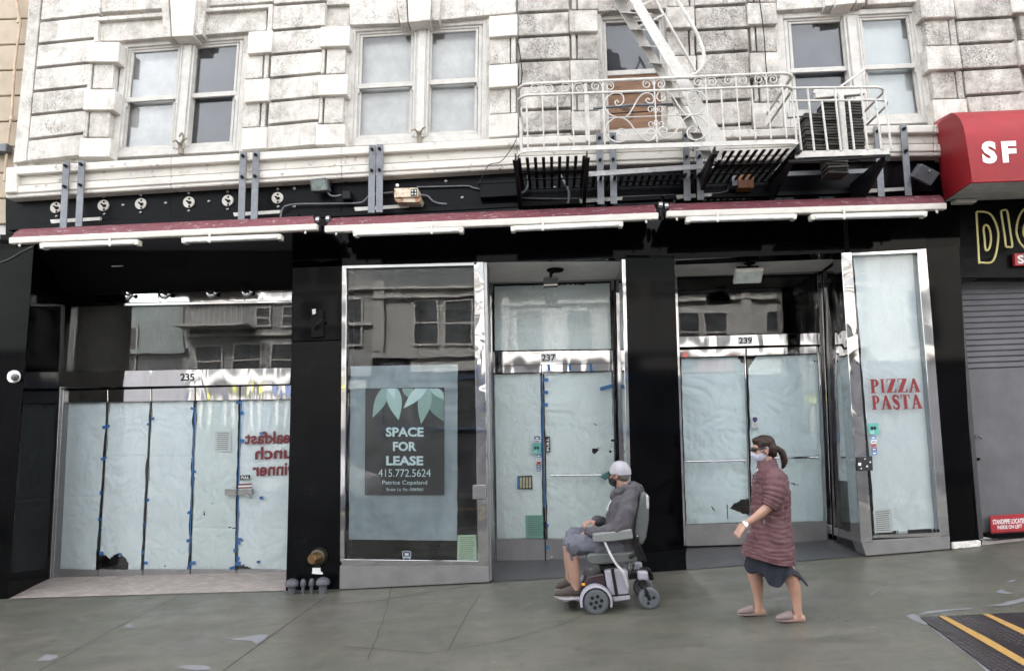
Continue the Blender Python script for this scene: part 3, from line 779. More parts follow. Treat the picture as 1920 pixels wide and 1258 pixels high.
def rq(t0, t1, v0, v1, push=0.0):
    pt = lambda t, v: lerp(lerp(B0,A0,t), lerp(B1,A1,t), v)
    n = (A0-B0).cross(B1-B0).normalized()
    return [pt(t0,v0)+n*push, pt(t1,v0)+n*push, pt(t1,v1)+n*push, pt(t0,v1)+n*push], n
r = MB()
for t in ((0,1,0,.03),(0,1,.955,.985),(0,.05,.03,.955),(.94,1,.03,.955)):
    q, n = rq(*t, .0); r.prism(q, n*.05)
ro = r.build('side_window', M['chrome'], po, bevel=.003)
q, n = rq(.05,.94,.03,.955,.02); MB().prism(q, n*.01).build('glass', M['glass'], ro)
q, n = rq(0,1,.985,1.035,.02); MB().prism([q[0],q[1],P(1623,1042,.0),P(1562,1018,Y9-.05)], n*.05).build('base_panel', M['granite'], po)
q, n = rq(0,1,-.2,.0,.0); MB().prism(q, n*.05).build('side_header', M['blackflat'], po)
# ================================================================ NEIGHBOURS
T = thing('neighbour_building', 'tan clapboard building with a conduit at the left edge', 'building', P(-60,1130,.3))
s = MB()
for i in range(10):
    y0 = -60+i*48
    s.slab([(-300,y0+12),(60-(y0+60)*.04,y0),(60-(y0+108)*.04,y0+46),(-300,y0+58)], .35, .1)
s.slab([(-300,-60),(64,-60),(10,420),(-300,430)], .40, .2)
s.build('wall', plain('tan siding paint', (.36,.29,.21), .6, var=.12, vs=4, dirt=((.35,.24,.15), 12, .66)), T, bevel=.01)
s = MB(); s.box((P(64,0,.4).x-8.05, 6.4, 8), (16, 12, 16.5)); s.build('unseen_shading_storeys', M['trim'], T)  # unseen tall mass added to keep the street in shade
c = MB(); c.tube([P(x,y,.28) for x,y in ((26,-30),(38,45),(28,120),(22,215),(14,270),(12,300),(8,340))], .018, 8)
for x, y in ((22,222),(36,40)): c.lathe(P(x,y,.28), (0,0,1), [(-.03,.026),(.03,.026)], 10)
c.build('conduit', plain('conduit paint', (.45,.34,.24), .5), T, smooth=True)
c = MB(); c.slab([(-30,272),(12,268),(10,284),(-30,286)], .2, .12); c.build('meter_box', M['galv'], T, bevel=.01)

K = thing('bar_building', 'dark fronted bar next door with a grey roller shutter at the right edge', 'building', P(1900,1010,.3))
s = MB(); s.slab([(1752,380),(2300,340),(2300,520),(1798,520)], .05, .3)
s.build('fascia', M['blackpaint'], K)
sh = MB()
q = [(1800,522),(2100,514),(2160,988),(1842,1007)]
for i in range(16):
    v0, v1 = i*.022, (i+1)*.022
    a, b, c_, d = sub(q,0,v0,1,v1); Y = .30
    sh.add([P(*a,Y),P(*b,Y),P(*bl(q,1,v0+.016),Y-.02),P(*bl(q,0,v0+.016),Y-.02),P(*c_,Y),P(*d,Y)],[(0,1,2,3),(3,2,4,5)])
sh.slab(sub(q,0,.352,1,1), .285, .05)
so_ = sh.build('roller_shutter', plain('shutter paint', (.105,.103,.114), .55, var=.16, vs=3, bump=.15, bs=9, dirt=((.2,.19,.19), 5, .7)), K, fix=False)
h = MB(); h.tube([P(1831,818,.2),P(1836,818,.18),P(1841,821,.18)], .016, 8); h.tube([P(1832,818,.3),P(1832,818,.18)], .01, 6); h.build('shutter_handle', M['steel'], so_, smooth=True)
h = MB(); h.slab([(1833,858),(1838,858),(1838,863),(1833,863)], .27, .02); h.build('lock', M['blackflat'], so_)
j = MB(); j.slab([(1792,520),(1801,520),(1844,1010),(1836,1011)], .1, .3); j.slab([(1792,516),(2100,508),(2100,515),(1792,523)], .1, .3); j.build('shutter_guide', plain('guide paint', (.05,.05,.055), .4, .3), K)
MB().slab([(2100,330),(2600,300),(2600,960),(2160,985)], .2, .3).build('wall', M['granite2'], K)
MB().slab([(1790,-60),(2600,-60),(2600,345),(1790,380)], .45, .2).build('upper_wall', M['sooty'], K)
s = MB(); zk = P(1790,-60,.45).z; s.box((P(1795,0,.45).x+10, 6.5, (zk+16)/2), (20, 12, 16-zk)); s.build('unseen_shading_storeys', M['sooty'], K)  # unseen upper mass, added for the shadow it throws on the street
MB().slab([(1855,1001),(2100,986),(2100,994),(1862,1010)], .12, .18).build('door_sill', M['granite2'], K)
# neon tube lettering
Z = lambda x, y: P(1740+x/3.7, 200+y/3.7, -.10)
ntm = plain('unlit yellow neon tube', (.62,.55,.22), .25, var=.08, bump=0)
def neon(paths, label):
    loc = Z(*paths[0][0]); t = thing('neon_letter', label, 'neon letter', loc, 'neon letters of the bar')
    for p in paths:
        m = MB(); m.tube(catmull([Z(*a) for a in p], 4), .011, 8); m.build('tube', ntm, t, smooth=True)
    m = MB()
    for p in paths:
        for x, y in (p[1], p[len(p)//2]): m.tube([Z(x,y), Z(x,y)+V((0,.14,0))], .007, 6)
    m.build('standoff', M['blackflat'], t)
neon([[(336,732),(340,820),(348,960),(355,1080),(365,1082),(435,1082),(465,1040),(482,960),(487,880),(470,810),(440,755),(400,732),(340,729)],
      [(385,850),(392,920),(400,995),(424,985),(436,930),(432,870),(415,828),(393,824),(386,850)]], 'unlit yellow neon letter D on the black bar front')
neon([[(506,728),(520,820),(532,900),(541,970),(560,973),(584,970),(574,890),(560,790),(548,724),(525,718),(506,726)]], 'unlit yellow neon letter I beside the D')
neon([[(700,690),(660,718),(630,770),(613,850),(622,910),(645,955),(690,990),(740,980)],[(720,780),(680,800),(662,850),(668,900),(700,930)]], 'unlit yellow neon letter C cut off by the right edge')
sg = MB(); sg.slab([(1902,475),(1990,473),(1990,496),(1904,498)], -.02, .05); s1 = thing('small_sign', 'small red sign with a white S under the neon letters', 'sign', P(1930,498,-.02))
sg.build('board', plain('red sign paint', (.42,.02,.03), .4, bump=0), s1, bevel=.003)
d = MB(); put_text(d, 'S', [(1907,479),(1919,478),(1921,494),(1909,495)], -.023, .04); d.build('lettering', M['whitevinyl'], s1)
s1 = thing('standpipe_sign', 'red sign about a standpipe at the foot of the shutter', 'sign', P(1890,1000,.2))
q = [(1856,967),(1965,960),(1968,993),(1859,1000)]
MB().slab(q, .2, .02).build('board', plain('faded red sign paint', (.33,.018,.028), .45, var=.15, bump=0), s1, bevel=.003)
d = MB(); put_text(d, 'STANDPIPE LOCATED', [(1861,974),(1923.5,971),(1924,980),(1862,983)], .196, .02, space=1.0); put_text(d, 'INSIDE ON LEFT', [(1870,985),(1916,982.5),(1916.5,989.5),(1871,992)], .196, .02)
d.build('lettering', M['whitevinyl'], s1)
# red box awning
W = thing('box_awning', 'bright red box awning lettered SF over the bar', 'awning', P(1800,378,-.5))
kk = plain('red vinyl canopy', (.23,.009,.014), .5, var=.16, vs=2.2, bump=.25, bs=160, spec=.3, dirt=((.13,.02,.022), 7, .63))
AF = -1.05
e = 1/3.7
edge = [(308,520),(290,400),(262,220),(246,140),(222,85),(190,55),(160,44)]
pts = [V(P(1740+x*e, 200+y*e, lerp(AF, -.55, max(0,(i-2)/4)**1.4))) for i, (x, y) in enumerate(edge)]
back_top = P(1750, 231, -.02); back_bot = P(1770, 376, -.02); mid = P(1764,222,-.3)
prof = pts + [mid, back_top, back_bot]
x0 = min(p.x for p in prof)
prof = [V((p.x, p.y, p.z)) for p in prof]
LEN = 6.0
sk_ = MB(); n = len(prof)
vs = prof + [p+V((LEN,0,0)) for p in prof]
sk_.add(vs, [(i, i+1, i+1+n, i+n) for i in range(n-2)] + [list(range(n))])
sk_.build('canopy', kk, W, smooth=True, sharp=50)
u = MB(); u.prism([prof[0], prof[-1], prof[-1]+V((LEN,0,0)), prof[0]+V((LEN,0,0))], (0,0,-.015)); u.build('underside', plain('canopy underside', (.5,.5,.49), .6), W)
tr = MB(); tr.tube([prof[0]+V((-.005,0,-.008)), prof[0]+V((LEN,0,-.008))], .013, 8); tr.tube([prof[0], prof[-1]], .013, 8)
tr.build('edge_piping', kk, W)
d = MB()
def on_front(px, py):          # on the sloped front of the canopy
    a, b = prof[0], prof[2]; n_ = (b-a).cross(V((1,0,0))).normalized(); dd = ray(px, py)
    return CAM + dd*((a-CAM).dot(n_)/dd.dot(n_)) + V((0,-.006,0))
for ch, q in (('S', [(1839,266),(1866,265),(1870,307),(1842,308)]), ('F', [(1876,266),(1904,265),(1906,304),(1880,306)])):
    uv, fs = text_flat(ch, .05)
    d.add([on_front(*bl(q,u_,v_)) for u_, v_ in uv], fs)
d.build('lettering', M['whitevinyl'], W, fix=False)
u = MB(); u.slab([(1791,373),(1833,372),(1833,379),(1791,380)], -.2, .1); u.build('light_fitting', M['cream'], W, bevel=.01)

# ================================================================ ACROSS THE STREET (seen in the glass and chrome)
OY = 19.0
def opp(px, py, dy=0): 
    p = P(px, py, OY); return V((p.x, -OY-dy, p.z))
def orect(mb, x0, y0, x1, y1, dy, th):
    a = opp(x0,(y0+y1)/2).x; b = opp(x1,(y0+y1)/2).x; xm = (x0+x1)/2
    zt = opp(xm,y0).z; zb = opp(xm,y1).z
    mb.box(((a+b)/2, -OY+dy-th/2, (zt+zb)/2), (b-a, th, zt-zb))
M['farpane'] = plain('far window panes', (.045,.048,.05), .35, var=.7, vs=1.5, bump=0)
def far_building(name, label, x0, x1, top, wallm, wins, bandm, band=(660,700)):
    t = thing(name, label, 'building', V((opp((x0+x1)/2,900).x, -OY-.5, ground(opp((x0+x1)/2,900).x,-OY))))
    m = MB(); orect(m, x0, top, x1, band[0], 0, 5); m.build('wall', wallm, t)
    m = MB(); orect(m, x0, band[0], x1, 1110, -.02, 5); m.build('shopfront', bandm, t)
    m = MB(); orect(m, x0, band[0]-6, x1, band[0]+4, .3, .4); m.build('cornice', wallm, t)
    for a, b, c, d in wins:
        f = MB()
        orect(f, a, b, a+3, d, .08, .1); orect(f, c-3, b, c, d, .08, .1); orect(f, a, b, c, b+3, .081, .1); orect(f, a, d-4, c, d, .12, .14); orect(f, a, (b+d)/2-1.5, c, (b+d)/2+1.5, .07, .1)
        fo = f.build('window', M['whitepaint'], t)
        p = MB(); orect(p, a, b, c, d, .03, .03); p.build('pane', M['farpane'], fo)
    return t
k = N('white painted brick'); br = k.n('TexBrick', i_Scale=6.0); k.l(k.co((1,1,1)), br.inputs['Vector'])
mp = k.n('Mapping'); mp.inputs['Rotation'].default_value = (R(90),0,0); k.l(k._c.outputs['Object'], mp.inputs[0]); k.l(mp.outputs[0], br.inputs['Vector'])
br.inputs['Color1'].default_value = (.42,.41,.39,1); br.inputs['Color2'].default_value = (.36,.35,.33,1); br.inputs['Mortar'].default_value = (.25,.245,.235,1)
k.col(br.outputs[0]); k.rough(.8); M['wbrick'] = k.m
dk = plain('dark shopfront across', (.06,.06,.065), .3, var=.5, vs=.6, bump=0)
M['navyfar'] = plain('navy paint across', (.03,.05,.1), .5, bump=0)
wb = far_building('brick_building', 'white brick building across the street, reflected in the lease window', 700, 1620, 440, M['wbrick'],
    [(775,562,822,650),(832,562,888,650),(960,562,1020,650),(1062,562,1118,650),(1290,566,1336,650),(1342,566,1392,650),(1470,562,1530,650)], dk)
g = far_building('grey_building', 'grey building with an iron balcony across the street, reflected in the glass above number 235', 300, 700, 400, plain('grey render', (.25,.25,.245), .8, var=.3, vs=.8),
    [(318,635,372,700),(392,632,450,700),(468,632,530,700),(440,560,470,598),(490,556,535,598),(560,560,610,650),(630,560,680,650)], dk, (705,720))
fe = MB(); orect(fe, 300, 600, 440, 604, 1.2, 1.3)
for i in range(14): orect(fe, 302+i*10, 560, 303.2+i*10, 600, 1.2, .04)
orect(fe, 300, 558, 440, 561, 1.2, .05); fe.build('balcony', M['whitepaint'], g)
far_building('teal_building', 'grey green building across the street at the far left of the reflections', -700, 300, 330, plain('grey green render', (.24,.27,.265), .8, var=.2, vs=.7), [(60,560,110,650),(140,600,200,690)], dk)
far_building('cream_building', 'cream building across the street at the far right of the reflections', 1620, 2900, 380, plain('cream render', (.40,.38,.34), .8, var=.15, vs=.7), [(1700,540,1760,650),(1820,540,1880,650)], dk)
sp_ = [(318,705,360,728,(.5,.5,.5)),(372,706,398,726,(.06,.06,.07)),(404,704,452,729,(.55,.55,.08)),(458,706,500,727,(.5,.49,.47)),(506,704,560,730,(.07,.1,.2)),(566,706,640,728,(.55,.55,.1)),(646,706,690,728,(.45,.44,.43))]
for i, (a, b_, c, d, cc) in enumerate(sp_):
    m = MB(); orect(m, a, b_, c, d, .12, .1); m.build('fascia_panel', plain('shop panel %d' % i, cc, .5, var=.1, bump=0), g)
for i in range(22):
    m = MB(); orect(m, 310+i*17, 735, 316+i*17, 800, .1, .06); m.build('shutter_post', M['cream'] if i % 3 else M['navyfar'], g)
sp_ = [(715,664,760,690,(.07,.07,.08)),(770,662,930,696,(.5,.49,.47)),(1000,664,1060,692,(.5,.5,.5)),(1075,662,1180,694,(.03,.03,.035)),(1200,664,1290,692,(.45,.43,.4)),(1330,664,1400,690,(.3,.05,.05)),(1420,664,1530,692,(.5,.48,.45))]
for i, (a, b_, c, d, cc) in enumerate(sp_):
    m = MB(); orect(m, a, b_, c, d, .12, .1); m.build('fascia_panel', plain('shop sign %d' % i, cc, .5, var=.1, bump=0), wb)
m = MB(); orect(m, 700, 440, 1620, 528, .06, .1); m.build('parapet', plain('grey parapet paint', (.17,.18,.18), .8, var=.2, vs=1), wb)
for y in (528, 545): 
    m = MB(); orect(m, 700, y, 1620, y+4, .2, .25); m.build('string_course', M['whitepaint'], wb)
for x in (702, 930, 1200, 1420): m = MB(); orect(m, x, 528, x+20, 660, .14, .2); m.build('pilaster', plain('pilaster paint', (.36,.35,.33), .8) if x == 702 else bpy.data.materials['pilaster paint'], wb)
for x0, x1 in ((720,800),(812,900),(915,1000),(1015,1110),(1125,1210),(1230,1330),(1350,1450),(1470,1580)):
    m = MB(); orect(m, x0, 712, x1, 800, .06, .05); f_ = m.build('shop_pane', M['farpane'], wb)
    m = MB(); orect(m, x0-5, 706, x1+5, 712, .14, .15); orect(m, x0-4, 712, x0, 820, .14, .12); orect(m, x0, 800, x1, 806, .13, .12); m.build('shop_frame', M['navyfar'], wb)
for y in (470, 545, 610): m = MB(); orect(m, 300, y, 700, y+5, .2, .25); m.build('string_course', M['whitepaint'], g)
for x0, x1 in ((330,420),(440,520),(540,640)):
    m = MB(); orect(m, x0, 480, x1, 540, .04, .05); m.build('window', M['farpane'], g)
    m = MB(); orect(m, x0-4, 476, x1+4, 480, .12, .12); orect(m, (x0+x1)/2-2, 480, (x0+x1)/2+2, 540, .1, .08); m.build('window_frame', M['whitepaint'], g)
# white van at the far kerb
vx0, vx1 = P(440,950,13.5).x, P(690,950,13.5).x; vy = -14.4; vz = ground((vx0+vx1)/2, vy)-.14
T = thing('parked_van', 'white van parked across the street, mirrored in the folding glass doors', 'van', V(((vx0+vx1)/2, vy, vz)))
L = vx1-vx0
def vp(u, h): return V((vx0+u*L, vy+.95, vz+h))
b = MB(); b.prism([vp(0,.35),vp(0,1.9),vp(.04,2.05),vp(.62,2.05),vp(.78,1.25),vp(.97,1.0),vp(1,.7),vp(1,.35)], (0,-1.9,0))
b.build('body', plain('white van paint', (.74,.74,.74), .25, var=.04, bump=0), T, bevel=.06, seg=2)
g = MB(); g.prism([vp(.46,1.25),vp(.46,1.85),vp(.62,1.85),vp(.74,1.25)], (0,.02,0)); g.build('window', M['granite'], T)
for u in (.2, .82):
    wl = MB(); c = vp(u,.34)+V((0,.02,0)); wl.lathe(c, (0,1,0), [(-.2,.33),(.02,.34),(.03,.22),(.0,.2),(.01,.05)], 20); wl.build('wheel', M['rubber'], T, smooth=True)
# ================================================================ PAPER, TAPE AND SIGNS ON THE GLASS
def topx(p):            # world point to reference pixel
    q = CM.transposed() @ (p-CAM); return (CX+FPX*q.x/-q.z, CY-FPX*q.y/-q.z)
def inpoly(x, y, poly):
    c = False; n = len(poly)
    for i in range(n):
        (x0,y0),(x1,y1) = poly[i], poly[i-1]
        if (y0 > y) != (y1 > y) and x < (x1-x0)*(y-y0)/(y1-y0)+x0: c = not c
    return c
def sheet(name, corners, n, mat, label, holes=(), nu=44, nv=150, amp=.009, seed=0, creases=(), folds=0, group='paper sheets taped inside the glass', cat='window paper', ragged=.004):
    o = V((seed*5.1, 0, seed*2.7)); a, b, c, d = corners; vs = []; fs = []; rn = random.Random(seed)
    for j in range(nv+1):
        for i in range(nu+1):
            u, v = i/nu, j/nv
            p = lerp(lerp(a,b,u), lerp(d,c,u), v)
            h = noise.noise(p*2.6+o)*.9+noise.noise(V((p.x*9,p.y*9,p.z*4))+o)*.25
            w2 = V((noise.noise(p*1.7+o), 0, noise.noise(p*1.7-o)))*.35
            for sc_k, wt in ((3.3,.9),(7.5,.42)):          # sharp folds running every way
                h += wt*(.5-abs(noise.noise((p+w2)*sc_k+o*1.7))*2.2)
            h2 = folds*math.sin(u*19+2*noise.noise(p*1.5+o))*(.4+.6*v)
            for cv in creases: h2 += .8*math.exp(-((v-cv)/.006)**2)
            if i in (0, nu): p = p + (b-a).normalized()*noise.noise(V((0,seed,v*14)))*ragged*2
            vs.append(p + n*(amp*(h+h2)))
    px = [topx(p) for p in vs] if holes else None
    for j in range(nv):
        for i in range(nu):
            q = (j*(nu+1)+i, j*(nu+1)+i+1, (j+1)*(nu+1)+i+1, (j+1)*(nu+1)+i)
            if holes:
                cx = sum(px[k][0] for k in q)/4+rn.uniform(-.7,.7); cy = sum(px[k][1] for k in q)/4+rn.uniform(-.7,.7)
                if any(inpoly(cx, cy, hp) for hp in holes): continue
            fs.append(q)
    return solo(MB().add(vs, fs), name, mat, label, cat, group, smooth=True, sharp=60, fix=False)
def px4(q, Y): return [P(x, y, Y) for x, y in q]
NY = V((0,1,0))
H5 = {1: ([(180,1072),(187,1041),(198,1040),(206,1047),(213,1040),(222,1036),(235,1045),(241,1058),(240,1072)],),
      2: ([(304,1061),(310,1062),(316,1059),(310,1060)],),
      3: ([(421,985),(443,990),(443,992),(430,989)],[(382,958),(384,958),(384,968),(382,966)],[(397,942),(400,940),(399,946)]),
      4: ([(440,1072),(446,1059),(458,1058),(460,1062),(471,1063),(472,1072)],[(445,1010),(452,1008),(457,1013),(447,1014)])}
LB = ['leftmost pale paper panel behind the folding doors, creased across its middle', 'pale paper panel behind the folding doors with a large black tear at its foot',
      'pale paper panel behind the folding doors with a straight seam, right of the large tear', 'greenish stained paper panel behind the folding doors, with a white notice',
      'paper panel behind the folding doors under the mirrored red lettering']
for i in range(5):
    a, b, c, e = XT[i], XT[i+1], XB[i+1], XB[i]
    q = [(a+3.5,topy2(a)+1),(b-3,topy2(b)+1),(c-5,1069),(e+(2 if i else 3),1067)]
    sheet('window_paper', px4(q, Y5+.065), NY, M['paper2' if i == 3 else 'paper'], LB[i], H5.get(i, ()), 44, 160, .014, i+1, {0:(.57,),1:(.33,),2:(.335,),3:(.76,)}.get(i, ()))
MB().slab([(283,858),(362,858),(362,859.6),(283,859.2)], Y5+.032, .001)
sheet('window_paper', px4([(927,537),(1143,531),(1146,655),(928,657)], Y7+.065), NY, M['paper2'], 'greenish paper filling the transom above number 237', ([(1040,520),(1100,520),(1098,533),(1042,535)],), 90, 60, .010, 11, (.47,))
sheet('window_paper', px4([(928,702),(1013,700),(1018,1009),(931,1009)], Y7+.065), NY, M['paper2'], 'smooth pale paper behind the left leaf of the 237 door', (), 44, 140, .009, 12)
sheet('window_paper', px4([(1020,700),(1146,697),(1156,1009),(1027,1009)], Y7+.065), NY, M['paper2'], 'crumpled paper with small torn holes behind the right leaf of the 237 door',
      ([(1108,787),(1111,792),(1123,800),(1113,795)],[(1110,840),(1117,841),(1123,838),(1121,846),(1115,852),(1111,848)],[(1139,847),(1149,843),(1146,847),(1148,850)],[(1145,825),(1158,818),(1158,836)],[(1098,830),(1101,830),(1100,834)]), 60, 150, .019, 13)
sheet('window_paper', px4([(1277,672),(1396,669),(1405,978),(1287,982)], Y9+.065), NY, M['paper3'], 'wrinkled paper behind the left leaf of the 239 door, torn at its lower right',
      ([(1374,660),(1400,660),(1400,690)],[(1367,953),(1376,944),(1390,936),(1410,933),(1410,966),(1392,963),(1380,957)],[(1333,949),(1340,955),(1342,960),(1337,955)],[(1362,946),(1364,944),(1366,974),(1363,972)]), 60, 150, .019, 14, (.1,))
sheet('window_paper', px4([(1403,669),(1532,665),(1552,976),(1411,979)], Y9+.065), NY, M['paper3'], 'wrinkled paper behind the right leaf of the 239 door, behind the walking woman',
      ([(1396,660),(1425,660),(1403,690)],[(1526,674),(1530,674),(1529,678),(1526,678)],[(1472,906),(1487,906),(1500,909),(1485,908)],[(1536,784),(1539,784),(1538,787)]), 60, 150, .019, 15)
q, n = rq(.05,.72,.05,.95,.09)
sheet('window_curtain', q, n, M['paper'], 'pale blue sheet hanging inside the angled side window', (), 50, 120, .012, 16, folds=.8, cat='window paper')
sheet('window_curtain', px4([(1600,482),(1716,477),(1759,993),(1641,999)], .06), NY, M['paper'], 'long white sheet hanging behind the red pizza lettering', ([(1640,1000),(1644,993),(1690,996),(1735,991),(1762,993),(1762,1004),(1640,1004)],), 60, 180, .011, 17, folds=.7, cat='window paper')
# --- mirrored lettering and red lettering
SER = {
 'I': [[(.28,0),(.72,0),(.72,1),(.28,1)],[(.1,0),(.9,0),(.9,.05),(.1,.05)],[(.1,.95),(.9,.95),(.9,1),(.1,1)]],
 'Z': [[(.06,0),(.97,0),(.97,.06),(.06,.06)],[(.06,.06),(.12,.06),(.16,.14),(.06,.3)],[(.56,.06),(.97,.06),(.46,.94),(.03,.94)],[(.03,.94),(.97,.94),(.97,1),(.03,1)],[(.97,.68),(.97,.94),(.88,.94),(.84,.86)]],
 'T': [[(.03,0),(.97,0),(.97,.06),(.03,.06)],[(.03,.06),(.1,.06),(.14,.14),(.03,.3)],[(.97,.06),(.97,.3),(.86,.14),(.9,.06)],[(.34,.06),(.66,.06),(.66,.95),(.34,.95)],[(.22,.95),(.78,.95),(.78,1),(.22,1)]],
 'A': [[(.42,0),(.58,0),(.24,.95),(.10,.95)],[(.40,.0),(.58,.0),(.95,.95),(.64,.95)],[(.3,.62),(.7,.62),(.72,.68),(.28,.68)],[(0,.95),(.32,.95),(.32,1),(0,1)],[(.56,.95),(1,.95),(1,1),(.56,1)]],
}
def arcpts(cx, cy, rx, ry, a0, a1, n=14): return [(cx+rx*math.cos(R(a0+(a1-a0)*i/n)), cy+ry*math.sin(R(a0+(a1-a0)*i/n))) for i in range(n+1)]
SER['P'] = [[(.12,.04),(.44,.04),(.44,.96),(.12,.96)],[(.02,.95),(.58,.95),(.58,1),(.02,1)],[(.02,0),(.5,0),(.5,.05),(.02,.05)],
            arcpts(.48,.28,.49,.28,-90,90)+arcpts(.48,.28,.18,.20,90,-90)]
def spath(c, w):
    L, Rr = [], []
    for i, (x, y) in enumerate(c):
        a = c[max(i-1,0)]; b = c[min(i+1,len(c)-1)]; dx, dy = b[0]-a[0], b[1]-a[1]; l = math.hypot(dx,dy)
        L.append((x-dy/l*w[i], y+dx/l*w[i])); Rr.append((x+dy/l*w[i], y-dx/l*w[i]))
    return [[L[i],L[i+1],Rr[i+1],Rr[i]] for i in range(len(c)-1)]
sc_ = catmull([(.86,.2,0),(.6,.04,0),(.25,.08,0),(.16,.26,0),(.36,.43,0),(.68,.56,0),(.84,.74,0),(.7,.93,0),(.36,.96,0),(.1,.8,0)], 3)
SER['S'] = spath([(p.x,p.y) for p in sc_], [.05+.12*math.sin(math.pi*i/(len(sc_)-1))**2 for i in range(len(sc_))])+[[(.84,.02),(.9,.02),(.9,.32),(.84,.26)],[(.06,.7),(.12,.76),(.12,.99),(.06,.99)]]
def serif_word(mb, word, q, Y):
    wd = {'I':.42,'P':.72,'Z':.82,'A':.95,'S':.66,'T':.84}; tot = sum(wd[c]+.09 for c in word)-.09; x = 0
    for ch in word:
        for j, poly in enumerate(SER[ch]):
            f = [P(*bl(q, (x+a*wd[ch])/tot, b), Y-.0015*j) for a, b in poly]
            if len(f) > 12:
                h = len(f)//2
                for i in range(h-1): mb.prism([f[i],f[i+1],f[-i-2],f[-i-1]], (0,.006,0))
            else: mb.prism(f, (0,.006,0))
        x += wd[ch]+.09
d = MB(); serif_word(d, 'PIZZA', [(1631,711),(1724,709),(1726,735),(1633,737)], -.03); serif_word(d, 'PASTA', [(1634,742),(1727,739),(1730,766),(1636,768)], -.03)
solo(d, 'window_lettering', M['red'], 'red serif words PIZZA PASTA on the tall right window', 'lettering')
d = MB()
for wd_, q in (('Breakfast', [(459,810),(574,806),(574,830),(459,833)]), ('Lunch', [(478,838),(566,835),(566,859),(478,862)]), ('Dinner', [(473,868),(562,865),(561,890),(473,893)])):
    put_text(d, wd_, q, Y5+.009, .03, mirror=True)
solo(d, 'window_lettering', M['darkred'], 'dark red words on the folding door seen in mirror writing', 'lettering', fix=False)
# --- lease sign and plastic sheet
k = N('cloudy plastic sheet'); tr = k.n('BsdfTransparent'); tr.inputs[0].default_value = (.8,.9,.97,1)
k.col((.56,.68,.75)); k.rough(.3); k.bump(k.noise(4,4,.6,(1,1,.5),.6), .5, .03)
mx = k.n('MixShader'); f_ = k.ramp(k.noise(3,4,.6,(1,1,.6)), .3, .75, (.42,)*3, (.66,)*3); k.l(f_, mx.inputs[0]); k.l(tr.outputs[0], mx.inputs[1]); k.l(k.b.outputs[0], mx.inputs[2]); k.l(mx.outputs[0], k.out.inputs[0])
M['plastic'] = k.m
sheet('plastic_sheet', px4([(657,687),(858,683),(857,1013),(654,1011)], .05), NY, M['plastic'], 'cloudy bluish plastic sheet taped behind the lease sign', (), 60, 90, .01, 21, group=None, cat='plastic sheet')
S = thing('lease_sign', 'black SPACE FOR LEASE poster with pale green leaves in the window', 'poster', P(759,928,.02))
q0 = [(685,728),(833,726),(833,928),(684,928)]
MB().slab(q0, .022, .004).build('board', plain('black poster print', (.005,.007,.007), .4, var=.1, bump=0), S)
zx = lambda x, y: (660+x/2.996, 680+y/2.996)
def leaf(base, tip, wd, n=10, curve=0.0):
    bx_, by_ = base; tx, ty = tip; dx, dy = tx-bx_, ty-by_; l = math.hypot(dx,dy); nx, ny = -dy/l, dx/l
    A, Bp = [], []
    for i in range(n+1):
        t = i/n; wv = wd*math.sin(math.pi*t**.85); cc = curve*math.sin(math.pi*t)
        A.append((bx_+dx*t+nx*(wv+cc), by_+dy*t+ny*(wv+cc))); Bp.append((bx_+dx*t-nx*(wv-cc), by_+dy*t-ny*(wv-cc)))
    return A+Bp[-2:0:-1]
lc = {'l0': (.14,.25,.23), 'l1': (.27,.42,.40), 'l2': (.40,.58,.58), 'l3': (.55,.74,.76)}
for i, (nm, base, tip, wd_) in enumerate((('l0',(60,100),(150,140),26),('l0',(436,126),(545,345),62),('l1',(205,118),(116,308),32),('l1',(300,108),(330,205),30),('l2',(216,105),(262,322),42),('l1',(425,112),(388,344),38),('l2',(425,120),(535,212),22),('l3',(432,105),(289,256),30),('l3',(205,95),(238,200),22))):
    pl = [zx(*p) for p in leaf(base, tip, wd_)]
    pl = [(min(max(x,685.5),832.5), max(y,728.2)) for x, y in pl]
    if nm not in M: M[nm] = plain('leaf green print '+nm[1], lc[nm], .4, var=.06, bump=0)
    MB().add([P(x,y,.0215-.0006*i) for x,y in pl], [list(range(len(pl)))]).build('printed_leaf', M[nm], S)
M['paleprint'] = plain('pale print', (.58,.74,.78), .5, var=.04, bump=0)
def zq(x0,y0,x1,y1): return [zx(x0,y0),zx(x1,y0),zx(x1,y1),zx(x0,y1)]
d = MB()
put_text(d,'SPACE',zq(190,362,402,415),.014,.035); put_text(d,'FOR',zq(230,443,362,496),.014,.035); put_text(d,'LEASE',zq(192,523,400,576),.014,.035)
put_text(d,'415.772.5624',zq(148,597,442,640),.014,.0); put_text(d,'Patrice Copeland',zq(170,660,422,690),.014,.003); put_text(d,'Broker Lic. No.: 00869063',zq(195,702,400,719),.014,.0)
d.build('lettering', M['paleprint'], S, fix=False)
